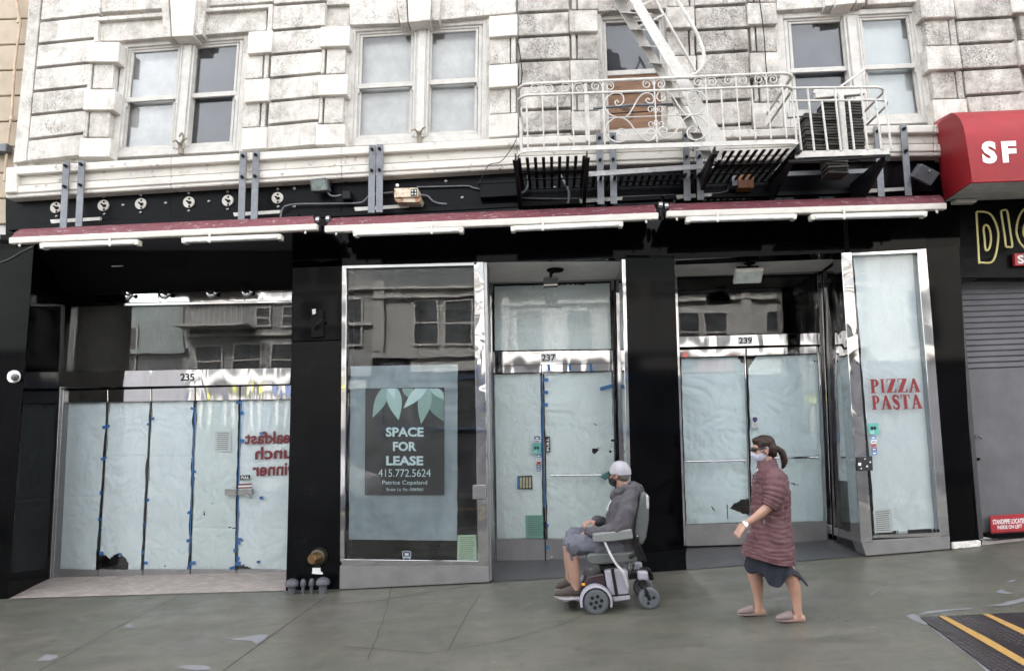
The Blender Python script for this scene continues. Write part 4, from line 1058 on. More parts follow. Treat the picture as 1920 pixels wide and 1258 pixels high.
# --- notices and stickers
M['notegreen'] = plain('pale green notice paper', (.44,.60,.44), .7, var=.06, bump=0)
M['noteteal'] = plain('teal green notice paper', (.17,.42,.34), .7, var=.06, bump=0)
M['notewhite'] = plain('white notice paper', (.66,.69,.69), .7, var=.05, bump=0)
M['teal'] = plain('teal sticker', (.10,.36,.33), .5, var=.05, bump=0)
M['navy'] = plain('navy sticker', (.03,.05,.16), .5, bump=0)
M['skyblue'] = plain('blue card sticker', (.06,.18,.40), .5, bump=0); M['orange'] = plain('orange card sticker', (.42,.12,.04), .5, bump=0)
def notice(q, Y, mat, label, rows=0, seed=0, name='notice', cat='notice'):
    t = thing(name, label, cat, P(*bl(q,.5,1),Y)); MB().slab(q, Y, .002).build('sheet', M[mat], t)
    if rows: bar_text(MB(), sub(q,.05,.06,.95,.95), Y-.002, rows, seed).build('print', M['inkgrey'], t)
    return t
notice([(858,1003),(893,1002),(894,1050),(857,1050)], .012, 'notegreen', 'pale green notice at the lower right of the lease window', 11, 1)
notice([(985,966),(1018,965),(1019,1008),(986,1008)], Y7+.04, 'noteteal', 'teal green notice low on the 237 door', 10, 2)
notice([(403,808),(433,808),(432,846),(402,846)], Y5+.04, 'notewhite', 'small white notice on the stained folding door panel', 9, 3)
t = notice([(1637,956),(1671,953),(1674,997),(1640,999)], .012, 'notewhite', 'white notice at the foot of the pizza window', 10, 4)
t = notice([(1409,780),(1422,779),(1423,801),(1410,802)], Y9+.01, 'notewhite', 'small white notice with a navy shield on the 239 door', 0)
MB().add([P(x,y,Y9+.006) for x,y in ((1411,783),(1415.5,781.5),(1420,783),(1420,788),(1415.5,793),(1411,788))],[range(6)]).build('shield', M['navy'], t)
bar_text(MB(), [(1411,793),(1422,793),(1422,800),(1411,800)], Y9+.006, 3, 5).build('print', M['inkgrey'], t)
def shield(c, w_, h_, Y, label):
    x, y = c; t = thing('shield_sticker', label, 'sticker', P(x,y+h_/2,Y))
    o = [(-.5,-.42),(-.2,-.5),(.2,-.5),(.5,-.42),(.46,.2),(.3,.42),(0,.5),(-.3,.42),(-.46,.2)]
    for i, (s_, m_) in enumerate(((1,'whitevinyl'),(.86,'navy'))):
        MB().add([P(x+a*w_*s_,y+b*h_*s_,Y-.001*i) for a,b in o],[range(9)]).build('backing' if i == 0 else 'badge', M[m_], t)
    MB().slab([(x-w_*.22,y-h_*.25),(x+w_*.22,y-h_*.25),(x+w_*.22,y+.0),(x-w_*.22,y)], Y-.003, .0005).build('panel', M['whitevinyl'], t)
    MB().slab([(x-w_*.44,y+h_*.1),(x+w_*.44,y+h_*.1),(x+w_*.4,y+h_*.26),(x-w_*.4,y+h_*.26)], Y-.0034, .0005).build('ribbon', M['paleprint'], t)
shield((762.5,1041), 17, 18, .008, 'navy shield sticker at the foot of the lease window')
shield((1007,823), 13, 13, Y7+.004, 'navy shield sticker above the teal sticker on the 237 door')
def owl(q, Y, label):
    t = thing('teal_sticker', label, 'sticker', P(*bl(q,.5,1),Y)); MB().slab(q, Y, .001).build('backing', M['teal'], t)
    m = MB()
    for u in (.36,.64):
        c = P(*bl(q,u,.45),Y-.002); m.lathe(c,(0,-1,0),[(0,.016),(.001,.016),(.001,.009),(.0,.009)],12)
    m.slab(sub(q,.25,.28,.75,.34),Y-.002,.001); m.build('emblem', M['ink'], t)
    bar_text(MB(), sub(q,.1,.68,.6,.95), Y-.002, 2, 6).build('print', M['whitevinyl'], t)
owl([(997,832),(1015,831),(1015,850),(998,851)], Y7+.004, 'square teal sticker on the 237 door')
owl([(1627,794),(1647,793),(1648,814),(1629,815)], -.02, 'square teal sticker below the pizza lettering')
def cards(q, Y, label):
    t = thing('card_sticker', label, 'sticker', P(*bl(q,.5,1),Y)); n = 5
    for i, m_ in enumerate(('skyblue','whitevinyl','orange','navy','skyblue')):
        MB().slab(sub(q,.0,i/n,1,(i+.88)/n), Y, .001).build('card_panel', M[m_], t)
        MB().slab(sub(q,.2,(i+.3)/n,.8,(i+.6)/n), Y-.0015, .001).build('card_mark', M['navy' if m_ in ('whitevinyl','orange') else 'whitevinyl'], t)
cards([(1006,852),(1014,852),(1014,884),(1006,884)], Y7+.004, 'strip of card stickers below the teal sticker on the 237 door')
cards([(1632,818),(1642,817),(1645,853),(1635,854)], -.02, 'strip of card stickers beside the keypad on the pizza window')
def pull(q, Y, label, turn=False):
    t = thing('pull_sign', label, 'sign', P(*bl(q,.5,1),Y)); MB().slab(q, Y, .002).build('plate', M['ink'], t)
    d = MB()
    if turn:
        r = [q[3],q[0],q[1],q[2]]; r = sub(r,.1,.22,.9,.78)
        put_text(d, 'PULL', r, Y-.002, .02)
    else: put_text(d, 'PULL', sub(q,.12,.2,.88,.8), Y-.002, .02)
    d.build('lettering', M['whitevinyl'], t, fix=False)
pull([(450,891),(469,890),(469,899),(450,900)], Y5+.008, 'small black PULL plate on the folding door')
pull([(1023,818),(1031,818),(1032,848),(1024,848)], Y7+.006, 'upright black PULL plate on the 237 door', True)
t = thing('door_label', 'small maroon label under the PULL plate on the folding door', 'label', P(459,917,Y5)); MB().slab([(447,907),(472,906),(472,916),(447,917)], Y5+.009, .001).build('backing', M['notewhite'], t); d = MB(); d.slab([(447,907),(472,906),(472,909),(447,910)], Y5+.007, .001); d.slab([(447,913),(472,912),(472,915),(447,916)], Y5+.007, .001); d.build('stripe', M['darkred'], t)
t = thing('hours_sign', 'small black slotted sign with cream strips on the 237 door', 'sign', P(984,918,Y7+.03))
MB().slab([(970,892),(998,891),(999,917),(970,917)], Y7+.036, .003).build('panel', M['ink'], t)
d = MB()
for i in range(4): d.slab(sub([(974,895),(997,894),(997,914),(974,915)], i/4+.03, 0, (i+.78)/4, 1), Y7+.033, .001)
d.build('strip', plain('cream strip', (.5,.47,.28), .6, bump=0), t)
t = thing('keypad_box', 'black keypad box on the chrome post left of the pizza window', 'keypad', P(1622,882,-.08))
MB().slab([(1608,857),(1636,855),(1637,882),(1609,883)], -.10, .05).build('case', M['ink'], t, bevel=.004)
for x, y, s_ in ((1612,870,2.6),(1622,860,1),(1632,866,1.4),(1626,874,1.5),(1615,878,1)): MB().slab([(x-s_,y-s_),(x+s_,y-s_),(x+s_,y+s_),(x-s_,y+s_)], -.103, .004).build('button', M['whitevinyl'], t)
solo(MB().slab([(586,1064),(601,1064),(601,1070),(606,1074),(604,1076.5),(585,1075)], -.012, .003), 'paper_scrap', M['whitevinyl'], 'torn white paper scrap stuck on the black pier below the brass cap', 'paper scrap')
# --- blue tape
tapes = []
def tp(x, y, w_, h_, Y, label, tilt=0):
    c, s_ = math.cos(R(tilt)), math.sin(R(tilt))
    pts = [(x+(a*w_*c-b*h_*s_)/2+random.uniform(-.4,.4), y+(a*w_*s_+b*h_*c)/2+random.uniform(-.4,.4)) for a, b in ((-1,-1),(1,-1),(1,1),(-1,1))]
    solo(MB().slab(pts, Y, .0015), 'tape_strip', M['tape'], label, 'tape', 'blue tape on the door papers')
YT = Y5+.032
names5 = ['first','second','third','fourth','fifth']
seams = {1: ('between the first and second folding door panels', [(196,801,9,6),(203,798,5,5),(195,859,12,5),(189,924,5,6),(187,973,7,6),(190,993,4,5),(190,1037,8,7),(225,1040,5,7)]),
         2: ('between the second and third folding door panels', [(286,785,7,5),(278,795,6,4),(277,937,5,6),(270,981,4,5),(268,1035,4,6),(273,1055,8,6)]),
         3: ('between the third and fourth folding door panels', [(361,766,8,5),(361,861,5,6),(365,884,5,5),(355,961,7,6),(353,1013,7,6),(361,1055,11,7),(354,1063,6,6)]),
         4: ('between the fourth and fifth folding door panels', [(457,748,12,7),(447,754,8,6),(454,774,6,7),(453,826,9,6),(449,1011,9,6),(447,1018,7,5),(440,1032,6,6),(446,1046,6,7),(447,1056,9,8),(436,1064,11,5)])}
ordn = ['topmost','second from the top','third from the top','fourth from the top','fifth from the top','sixth from the top','seventh from the top','eighth from the top','ninth from the top','tenth from the top']
for k_, (where, L_) in seams.items():
    for i, (x, y, a, b) in enumerate(sorted(L_, key=lambda r: r[1])): tp(x, y, a, b, YT-.001*(i%3), '%s blue tape piece %s' % (ordn[i], where), random.uniform(-22,22))
for i, (x0, y0, x1, y1) in enumerate(((365,770,355,1040),(452,750,444,1030))):
    solo(MB().slab([(x0-1,y0),(x0+1,y0),(x1+1,y1),(x1-1,y1)], YT+.004, .001), 'tape_seam', M['tape'], 'long thin blue tape line along the %s folding door seam from the left' % ('third','fourth')[i], 'tape', 'blue tape on the door papers')
for x, y, lab in ((490,812,'upper'),(490,933,'middle'),(485,1053,'lower')): tp(x, y, 7, 5, YT, '%s blue tape piece in the middle of the fifth folding door panel' % lab, -15)
for x, y, lab in ((110,954,'higher'),(104,1052,'lower')): tp(x, y, 5, 6, YT, '%s blue tape piece on the left edge of the first folding door panel' % lab)
for i, (x, y) in enumerate(((1022,712),(1022,735),(1021,759))): tp(x, y, 12, 6, Y7+.032, '%s short blue tape tab beside the 237 door seam' % ('top','middle','bottom')[i], 4)
for i, x in enumerate((1029,1069,1108)): tp(x, 689, 5, 13, Y7-.016, '%s blue tape strip hanging on the chrome rail of the 237 door' % ('left','middle','right')[i], -6)
tp(1138, 726, 26, 7, Y7+.03, 'slanting blue tape strip at the top right of the 237 door', -16)
tp(1026, 985, 6, 7, Y7+.03, 'blue tape piece low on the seam of the 237 door', 10); tp(1027, 1026, 6, 6, Y7-.016, 'blue tape piece on the steel kick rail of the 237 door')
solo(MB().slab([(1014.5,704),(1017,704),(1022,950),(1019,950)], Y7+.030, .002), 'tape_seam', M['tape'], 'long blue tape down the seam of the 237 door', 'tape', 'blue tape on the door papers')
tp(971.5, 904, 4, 24, Y7+.0345, 'upright blue tape holding the left edge of the slotted sign')
# ================================================================ FIRE ESCAPE
FYF, FYB = -1.0, -.02
FE = thing('fire_escape', 'white iron fire escape balcony with scroll railing and black grating', 'fire escape', P(1230,290,-.5))
def rail(a, b, r, yb=FYB, rad=.13, side='both'):
    A = P(*a, FYF); Bq = P(*b, FYF); path = []
    arc = lambda c, sx, rev: [c+V((sx*rad*math.sin(R(t)), -rad*math.cos(R(t)), 0)) for t in ((90,70,50,30,10) if rev else (10,30,50,70,90))]
    if side in ('both','left'): path += [V((A.x-rad, yb, A.z))] + arc(V((A.x, A.y+rad, A.z)), -1, True)
    path += [A, Bq]
    if side in ('both','right'): path += arc(V((Bq.x, Bq.y+rad, Bq.z)), 1, False) + [V((Bq.x+rad, yb, Bq.z))]
    return path
m = MB()
m.tube(rail((993,158),(1466,138),.016), .017, 8); m.build('top_rail', M['whitepaint'], FE, smooth=True)
m = MB(); m.tube(rail((993,179),(1468,162),.014), .015, 8); m.build('middle_rail', M['whitepaint'], FE, smooth=True)
m = MB(); pth = rail((993,281),(1480,266),.02)
m.tube(pth, .036, 4, flat=.25); m.build('bottom_band', M['whitepaint'], FE)
POSTS = [(987,186,990,278,1),(1016,158,1020,276,0),(1045,180,1047,275,1),(1073,156,1076,274,0),(1102,179,1105,273,1),(1130,153,1134,272,0),(1226,149,1232,268,0),(1322,145,1330,266,0),(1352,168,1358,264,1),(1379,142,1388,264,0),(1409,166,1417,262,1),(1436,140,1446,261,0),(1467,164,1475,260,1)]
for x0, y0, x1, y1, tw in POSTS:
    a, b = P(x0,y0,FYF-.004), P(x1,y1,FYF-.004); m = MB()
    if tw:
        pts = [lerp(a,b,i/12) for i in range(13)]; m.tube(pts, [.007+.004*(i%2) for i in range(13)], 6)
    else: m.tube([a,b], .008, 6)
    m.build('baluster', M['whitepaint'], FE, smooth=True)
for x, y0, y1 in ((975,178,284),(1098,158,266)):
    m = MB(); m.tube([P(x,y0,-.5 if x < 1000 else -.35), P(x+3,y1,-.5 if x < 1000 else -.35)], .02, 6); m.build('rear_post', M['whitepaint'], FE)
def scroll(px, r=.007, name='scroll'):
    m = MB(); m.tube([V((p.x,p.y,p.z)) for p in catmull([P(x,y,FYF-.002) for x,y in px], 4)], r, 5); return m.build(name, M['whitepaint'], FE, smooth=True)
def spiral(cx, cy, r0, a0, turns, n=12, sq=1.0):
    return [(cx+r0*(1-.72*i/n)*math.cos(R(a0+turns*360*i/n))*sq, cy+r0*(1-.72*i/n)*math.sin(R(a0+turns*360*i/n))) for i in range(n+1)]
for x, y in ((1016,159),(1073,157),(1130,154),(1226,150),(1322,146),(1379,143),(1436,141)):
    for s_ in (-1, 1): scroll([(x+s_*1, y+10),(x+s_*3,y+4)]+spiral(x+s_*13, y+8.5, 9, 270-s_*30, s_*1.35))
z1 = lambda x, y: (950+x/4.493, 120+y/4.493)
def mirror(p): return (2*1229.5-p[0]+ (p[1]-200)*.08, p[1]-4.2)
top = [z1(*p) for p in ((945,328),(928,310),(912,328),(930,352),(965,345),(986,310),(975,265),(935,247),(870,262),(825,320),(835,385),(885,435),(955,455),(1015,440),(1060,380),(1110,290),(1165,248),(1220,258),(1243,300),(1225,332),(1190,330),(1172,308),(1190,292),(1205,305))]
bot = [z1(*p) for p in ((955,590),(950,575),(935,585),(940,605),(975,602),(990,575),(975,552),(1010,590),(1000,640),(945,662),(880,640),(832,585),(845,515),(895,465),(960,452),(1030,490),(1085,565),(1140,625),(1195,650),(1240,625),(1255,585),(1230,558),(1195,560),(1180,582),(1200,600),(1215,585))]
bot = [z1(*p) for p in ((955,600),(935,590),(940,560),(975,550),(1008,585),(1000,640),(945,662),(880,640),(832,585),(845,515),(895,465),(960,452),(1030,490),(1085,565),(1140,625),(1195,650),(1240,625),(1255,585),(1230,558),(1195,560),(1180,582),(1200,600),(1215,585))]
for pth in (top, bot):
    scroll(pth, .008); scroll([mirror(p) for p in pth], .008)
for s_ in (-1, 1):
    scroll([(1229+s_*2,212),(1229+s_*4,205)]+spiral(1229+s_*9, 206, 7, 180 if s_ > 0 else 0, s_*1.2), .006)
    scroll([(1230+s_*2,226),(1230+s_*4,232)]+spiral(1230+s_*9, 233, 7, 180 if s_ > 0 else 0, -s_*1.2), .006)
m = MB(); m.tube([P(1137,221.5,FYF), P(1322,215,FYF)], .006, 6); m.build('cross_bar', M['whitepaint'], FE)
m = MB(); m.tube([P(1112,204,-.45), P(1180,198,-.45), P(1262,196,-.45)], .016, 8); m.build('inner_rail', M['galv'], FE, smooth=True)
# black grating: two end decks and a strip along the wall, leaving the stair opening clear
zA, zB = P(1000,289,FYF).z, P(1470,273,FYF).z; xA, xB = P(985,285,FYF).x-.1, P(1480,268,FYF).x+.1
zf = lambda x: lerp(zA, zB, (x-xA)/(xB-xA))-.03
XO0, XO1 = P(1106,285,FYF).x, P(1336,278,FYF).x
for nm, x0, x1, y0 in (('grating', xA+.03, XO0-.06, FYF+.03), ('grating', XO0, XO1, -.36), ('grating', XO1+.06, xB-.03, FYF+.03)):
    m = MB(); n = max(3, round((x1-x0)/.083))
    for i in range(n+1):
        x = x0+(x1-x0)*i/n; m.box((x, (y0+FYB)/2, zf(x)), (.034, FYB-y0, .012))
    for yy in ([-.62,-.36,-.05] if y0 < -.5 else [-.2,-.05]):
        m.box(((x0+x1)/2, yy, zf((x0+x1)/2)-.012), (x1-x0, .03, .012), Matrix.Rotation(-math.atan2(zf(x1)-zf(x0), x1-x0), 3, 'Y'))
    m.build(nm, M['blackiron'], FE)
for x in (xA-.01, XO0-.03, XO1+.03, xB-.0):
    m = MB(); m.box((x, (FYF+FYB)/2, zf(x)-.03), (.06, FYB-FYF-.02, .014)); m.box((x, (FYF+FYB)/2, zf(x)+.01), (.012, FYB-FYF-.02, .075))
    m.prism([V((x-.02,FYF+.12,zf(x)-.04)),V((x-.02,-.0,zf(x)-.04)),V((x-.02,-.0,zf(x)-.24)),V((x-.02,-.08,zf(x)-.24))], (.04,0,0))
    m.build('bracket', M['blackiron'], FE)
m = MB(); m.slab([(1104,322),(1340,306),(1340,315),(1104,331)], -.38, .02); m.build('trimmer_beam', plain('worn grey white paint', (.34,.33,.33), .6, var=.3, vs=9), FE)
# stair
NR, FR = -.88, -.42
st = MB(); st.slab([(1172,-14),(1192,-14),(1287,140),(1300,165),(1362,262),(1352,300),(1340,298),(1262,140)], NR, .012)
st.build('stringer', M['whitepaint'], FE)
st = MB(); st.slab([(1139,-14),(1162,-14),(1252,142),(1266,170),(1322,262),(1338,292),(1322,300),(1236,143)], FR, .012)
st.build('stringer', M['whitepaint'], FE)
for i in range(10):
    t = (i+.15)/9.2
    a = lerp(P(1160,-10,FR), P(1322,285,FR), t); b = lerp(P(1186,-10,NR), P(1356,285,NR), t)
    m = MB(); d_ = V((.10,0,.0)); 
    m.prism([a+V((-.10,0,.012)), b+V((-.10,.012,.012)), b+V((.10,.012,-.012)), a+V((.10,0,-.012))], (0,0,.014)); m.build('tread', plain('worn tread paint', (.40,.38,.36), .6) if i == 0 else bpy.data.materials['worn tread paint'], FE)
def pipe(px, Y, r, name):
    m = MB(); m.tube(catmull([P(x,y,Y) for x,y in px], 4), r, 8); m.build(name, M['whitepaint'], FE, smooth=True)
pipe([(1262,-12),(1285,26),(1305,60),(1316,88),(1320,108),(1316,126),(1306,138),(1294,144)], NR-.02, .019, 'handrail')
pipe([(1224,-8),(1243,26),(1275,82),(1304,134)], FR-.05, .016, 'handrail')
for a, b in (((1195,14),(1228,-2)),((1190,55),(1206,46)),((1224,38),(1244,28))):
    m = MB(); m.tube([P(*a,NR), P(*b,FR-.05)], .013, 4); m.build('handrail_bracket', M['whitepaint'], FE)
# small side balcony with its stack of slats
SB = thing('side_balcony', 'small white railed balcony at the right of the fire escape', 'fire escape', P(1570,290,-.45))
FYF = -.9
for nm, a, b, r in (('top_rail',(1478,166),(1638,164),.014),('middle_rail',(1480,190),(1645,188),.013)):
    m = MB(); m.tube(rail(a, b, r, -.03, .16, 'right'), r, 8); m.build(nm, M['whitepaint'], SB, smooth=True)
m = MB(); m.slab([(1490,284),(1667,279),(1668,289),(1491,296)], FYF, .015); m.build('bottom_band', M['whitepaint'], SB)
for x0,y0,x1,y1 in ((1483,168,1496,286),(1493,191,1503,284),(1514,167,1527,284),(1541,191,1552,283),(1565,167,1577,283),(1592,190,1602,282),(1614,166,1627,281),(1642,190,1653,281),(1658,170,1671,280)):
    m = MB(); m.tube([P(x0,y0,FYF-.003), P(x1,y1,FYF-.003)], .012, 6); m.build('baluster', M['whitepaint'], SB, smooth=True)
m = MB(); xb_ = P(1668,287,FYF).x; zb_ = P(1668,287,FYF).z
m.box((xb_-.02, -.45, zb_-.05), (.05, .88, .07)); m.prism([V((xb_-.04,-.85,zb_-.05)),V((xb_-.04,0,zb_-.05)),V((xb_-.04,0,zb_-.35)),V((xb_-.04,-.1,zb_-.35))], (.04,0,0)); m.build('bracket', M['blackiron'], SB)
m = MB(); m.slab([(1480,300),(1670,290),(1670,294),(1480,305)], FYF+.02, .03); m.build('edge_angle', M['blackiron'], SB)
m = MB(); m.slab([(1474,322),(1640,316),(1640,324),(1474,330)], -.25, .03); m.build('rear_bar', M['galv'], SB)
FYF = -1.0
BD = thing('folded_ladder', 'bundle of dark folded slats on a white pole inside the small balcony', 'ladder', P(1565,322,-.45))
slm = plain('dusty dark slats', (.045,.043,.038), .7, .2, var=.5, vs=12)
for nm, x0, x1, y0, y1, Y in (('slat_stack',1508,1546,212,292,-.50),('slat_stack',1544,1582,190,326,-.55),('slat_stack',1584,1617,190,290,-.48)):
    m = MB(); n = int((y1-y0)/5.2)
    for i in range(n):
        a = y0+(y1-y0)*i/n; sh_ = (a-y0)*.07; w_ = random.uniform(-1.5,1.5); tl = random.uniform(-1,1)
        m.slab([(x0+sh_+w_,a+tl),(x1+sh_+w_,a-tl),(x1+sh_+w_,a+3.4-tl),(x0+sh_+w_,a+3.4+tl)], Y+random.uniform(-.02,.02), .22)
    m.build(nm, slm, BD)
m = MB(); m.slab([(1572,172),(1582,172),(1592,286),(1582,286)], -.66, .04); m.build('pole', M['whitepaint'], BD, bevel=.005)
m = MB(); m.slab([(1527,168),(1622,164),(1623,176),(1530,184)], -.62, .06); m.tube([P(1526,176,-.6),P(1530,168,-.6),P(1536,166,-.6)], .02, 6); m.build('cross_arm', M['whitepaint'], BD, bevel=.006)
m = MB(); m.tube([P(1576,163,-.55), P(1600,146,-.4), P(1624,128,-.2)], .014, 6); m.build('prop_rod', M['whitepaint'], BD)
m = MB(); m.slab([(1478,208),(1520,205),(1520,216),(1478,220)], -.4, .05); m.build('stop_plate', M['whitepaint'], BD)

# ================================================================ STRAPS, AWNINGS, LIGHTS
SP = [(124,303,118,428),(153,300,147,425),(456,284,452,412),(480,282,476,411),(698,272,696,399),(712,271,711,398),(1124,250,1127,383),(1149,249,1151,382),(1286,245,1289,376),(1310,244,1314,375),(1645,237,1653,369),(1694,233,1704,367)]
SL = ['leftmost galvanised strap holding the left awning','second galvanised strap holding the left awning, beside the leftmost one','left strap of the pair below the right edge of the first window','right strap of the pair below the right edge of the first window',
      'left strap of the pair below the frosted window','right strap of the pair below the frosted window','left strap of the pair below the boarded window','right strap of the pair below the boarded window',
      'left strap of the pair below the foot of the stair','right strap of the pair below the foot of the stair','strap half hidden behind the small side balcony','rightmost strap, between the small balcony and the red awning']
for (x0,y0,x1,y1), lab in zip(SP, SL):
    t = thing('hanger_strap', lab, 'strap', P(x1,y1,-.2), 'galvanised straps holding the awnings')
    hw = 6.2; xm, ym = lerp(x0,x1,.42), lerp(y0,y1,.42)
    m = MB(); a = [P(x0-hw,y0,-.185),P(x0+hw,y0,-.185)]; b = [P(xm-hw,ym,-.185),P(xm+hw,ym,-.185)]; c = [P(x1-hw,y1,-.34),P(x1+hw,y1,-.34)]
    m.prism([a[0],a[1],b[1],b[0]], (0,.012,0)); m.prism([b[0],b[1],c[1],c[0]], (0,.012,0)); m.build('bar', M['galv'], t)
    for v in (.07,.38):
        m = MB(); m.lathe(P(lerp(x0,x1,v),lerp(y0,y1,v),-.187), (0,-1,0), [(0,.02),(.02,.02),(.021,.008),(.045,.008),(.046,.001)], 8); m.build('bolt', M['blackiron'], t)
def awning(tl, tr, bl_, br_, h, label, ends):
    """closed awning cassette: sloping hood, front bar, arms"""
    t = thing('retracted_awning', label, 'awning', P((bl_[0]+br_[0])/2, bl_[1], -.4), 'retracted awnings over the shopfronts')
    YT_, YF_ = -.30, -.62
    A, Bq, Cq, D = P(*tl,YT_), P(*tr,YT_), P(*br_,YF_), P(*bl_,YF_)
    m = MB(); n = 24; vs = []
    for i in range(n+1):
        u = i/n; s_ = .006*noise.noise(V((u*22,A.x,0)))
        a = lerp(A,Bq,u); b = lerp(D,Cq,u); mid_ = lerp(a,b,.5)+V((0,-.01,.012+s_))
        vs += [a, mid_, b, V((b.x,YT_+.02,b.z+.01)), V((a.x,YT_+.02,a.z-.02))]
    m.loft([vs[i*5:i*5+5] for i in range(n+1)]); m.build('hood', M['maroon'], t)
    m = MB(); a, b = P(bl_[0]-3,bl_[1]+h*.5,YF_-.02), P(br_[0]+3,br_[1]+h*.5,YF_-.02)
    m.prism([P(bl_[0]-4,bl_[1]-1,YF_-.03),P(br_[0]+4,br_[1]-1,YF_-.03),P(br_[0]+4,br_[1]+h,YF_-.03),P(bl_[0]-4,bl_[1]+h,YF_-.03)], (0,.07,0)); m.build('front_bar', M['cream'], t, bevel=.012, seg=2)
    m = MB(); m.tube([P(bl_[0]+6,bl_[1]+6,-.35), P(br_[0]-6,br_[1]+6,-.35)], .035, 8); m.build('roller_tube', M['blackiron'], t, smooth=True)
    for (x, y) in ends:
        e_ = MB(); e_.lathe(P(x,y,-.5), (1,0,0), [(-.03,.02),(-.02,.045),(.02,.045),(.03,.02)], 10); e_.build('end_bracket', M['steel'], t, smooth=True)
        e_ = MB(); e_.slab([(x-4,y+5),(x+5,y+5),(x+4,y+22),(x-2,y+22)], -.52, .1); e_.build('arm_joint', M['blackiron'], t, bevel=.01)
    e_ = MB()
    for u in (.035, .965):
        p = lerp(a,b,u); e_.tube([p+V((0,.02,-.03)), p+V((0,.0,-.075))], .012, 6)
    e_.build('crank_eye', M['cream'], t)
awning((38,430),(587,405),(20,446),(590,420), 11, 'left maroon awning hood flecked with bird droppings', [(597,414)])
awning((624,409),(1226,384),(612,424),(1231,399), 12, 'long middle maroon awning hood above the lease window', [(616,412),(1238,386)])
awning((1256,382),(1762,366),(1254,396),(1772,381), 11, 'right maroon awning hood above number 239', [(1249,388)])
for x0,y0,x1,y1,lab in ((76,457,256,450,'long tube light under the left end of the left awning'),(342,447,524,440,'tube light under the right end of the left awning'),(664,434,866,427,'tube light under the middle awning above the lease window'),
                        (960,425,1166,416,'tube light under the middle awning above the 237 entrance'),(1289,408,1492,402,'tube light under the right awning above the 239 entrance'),(1523,403,1737,397,'rightmost tube light under the right awning, above the pizza window')):
    t = thing('tube_light', lab, 'tube light', P((x0+x1)/2,(y0+y1)/2+6,-.5), 'tube lights under the awnings')
    m = MB(); m.slab([(x0,y0-2),(x1,y1-2),(x1,y1+6),(x0,y0+6)], -.66, .10); m.build('housing', M['cream'], t, bevel=.012, seg=2)
    m = MB(); m.tube([P(x0+6,y0+5,-.67),P(x1-6,y1+5,-.67)], .019, 8); m.build('tube', plain('frosted tube', (.75,.75,.74), .3, bump=0) if 'frosted tube' not in bpy.data.materials else bpy.data.materials['frosted tube'], t, smooth=True)
    for x, y in ((x0+2,y0),(x1-2,y1)):
        e_ = MB(); e_.slab([(x-5,y-1),(x+5,y-1),(x+4,y+9),(x-4,y+9)], -.675, .09); e_.build('lamp_holder', M['cream'], t, bevel=.006)
    e_ = MB(); xx = lerp(x0,x1,.72 if x0 in (76,664) else .28); yy = lerp(y0,y1,.72 if x0 in (76,664) else .28); e_.tube([P(xx,yy-8,-.66),P(xx,yy+10,-.69)], .013, 6); e_.build('clip', M['cream'], t)
# fascia fittings
DL = ['first','second','third','fourth','fifth','sixth']
for i, (x, y) in enumerate(((106,390),(195,386),(265,383),(355,380),(428,377),(521,372))):
    lab = 'round cream fixing plate, %s from the left on the black fascia' % DL[i]
    if i == 0: lab = 'round cream fixing plate half hidden behind the leftmost strap'
    if i == 5: lab = 'round cream fixing plate right of the second pair of straps'
    t = thing('fixing_plate', lab, 'fixing plate', P(x,y,.0), 'round plates on the black fascia')
    m = MB(); m.lathe(P(x,y,.03), (0,-1,0), [(0,.073),(.018,.073),(.02,.068)], 24); m.build('disc', M['cream'], t)
    m = MB(); m.tube([P(x+1,y+1,.01),P(x-5,y-3,-.07)], .012, 6); m.tube([P(x-2,y+1.5,-.0),P(x+3,y-1.5,-.0)], .014, 6); m.build('stud', M['blackiron'], t)
    for dy in (-7,7):
        m = MB(); m.lathe(P(x,y+dy,.012), (0,-1,0), [(0,.014),(.004,.014)], 10); m.build('screw_hole', M['blackflat'], t)
    for dy in (-17,16):
        m = MB(); m.lathe(P(x+random.uniform(-1,1),y+dy,.03), (0,-1,0), [(0,.02),(.012,.018),(.02,.006)], 8); m.build('anchor_bolt', M['steel'], t)
for x, y in ((231,385),(311,381),(392,378),(552,354),(552,388),(836,340),(867,371),(1040,352)): MB().lathe(P(x,y,.03), (0,-1,0), [(0,.022),(.012,.02),(.02,.006)], 8).build('anchor_bolt', M['steel'], B)
def cable(px, Y, r, label, mat='galv', name='conduit', cat='conduit'):
    m = MB(); m.tube(catmull([P(x,y,Y) for x,y in px], 5), r, 8); solo(m, name, M[mat], label, cat, smooth=True)
cable([(526,408),(529,394),(538,386),(560,383),(620,382),(672,381),(684,376),(692,368),(706,364),(738,361)], -.03, .012, 'grey conduit running from the left awning to the rusty box')
cable([(790,366),(802,368),(810,376),(820,381),(838,383)], -.03, .012, 'short bent conduit right of the rusty box')
cable([(782,351),(830,350),(876,349),(886,352),(899,355)], -.0, .010, 'thin straight conduit left of the black wiring box')
cable([(614,360),(620,367),(630,368),(640,366)], -.10, .012, 'bent cable between the floodlight and its junction box')
cable([(968,262),(955,285),(938,304),(920,308),(912,316),(903,334),(898,345)], -.19, .005, 'thin black wire hanging across the white string course', 'blackiron', 'wire', 'wire')
cable([(1050,328),(1060,345),(1067,362),(1065,382)], -.1, .018, 'grey cable curving down under the fire escape grating')
cable([(972,366),(985,358),(991,345),(990,330)], -.1, .016, 'grey cable rising from the black wiring box', 'rubber')
cable([(975,370),(990,372),(1060,373),(1120,371),(1230,367),(1350,362),(1366,350),(1372,345)], .0, .009, 'long thin conduit along the fascia under the fire escape')
cable([(1424,0),(1432,60),(1436,120),(1440,150)], -.08, .006, 'thin black wire hanging down the sooty stone', 'blackiron', 'wire', 'wire')
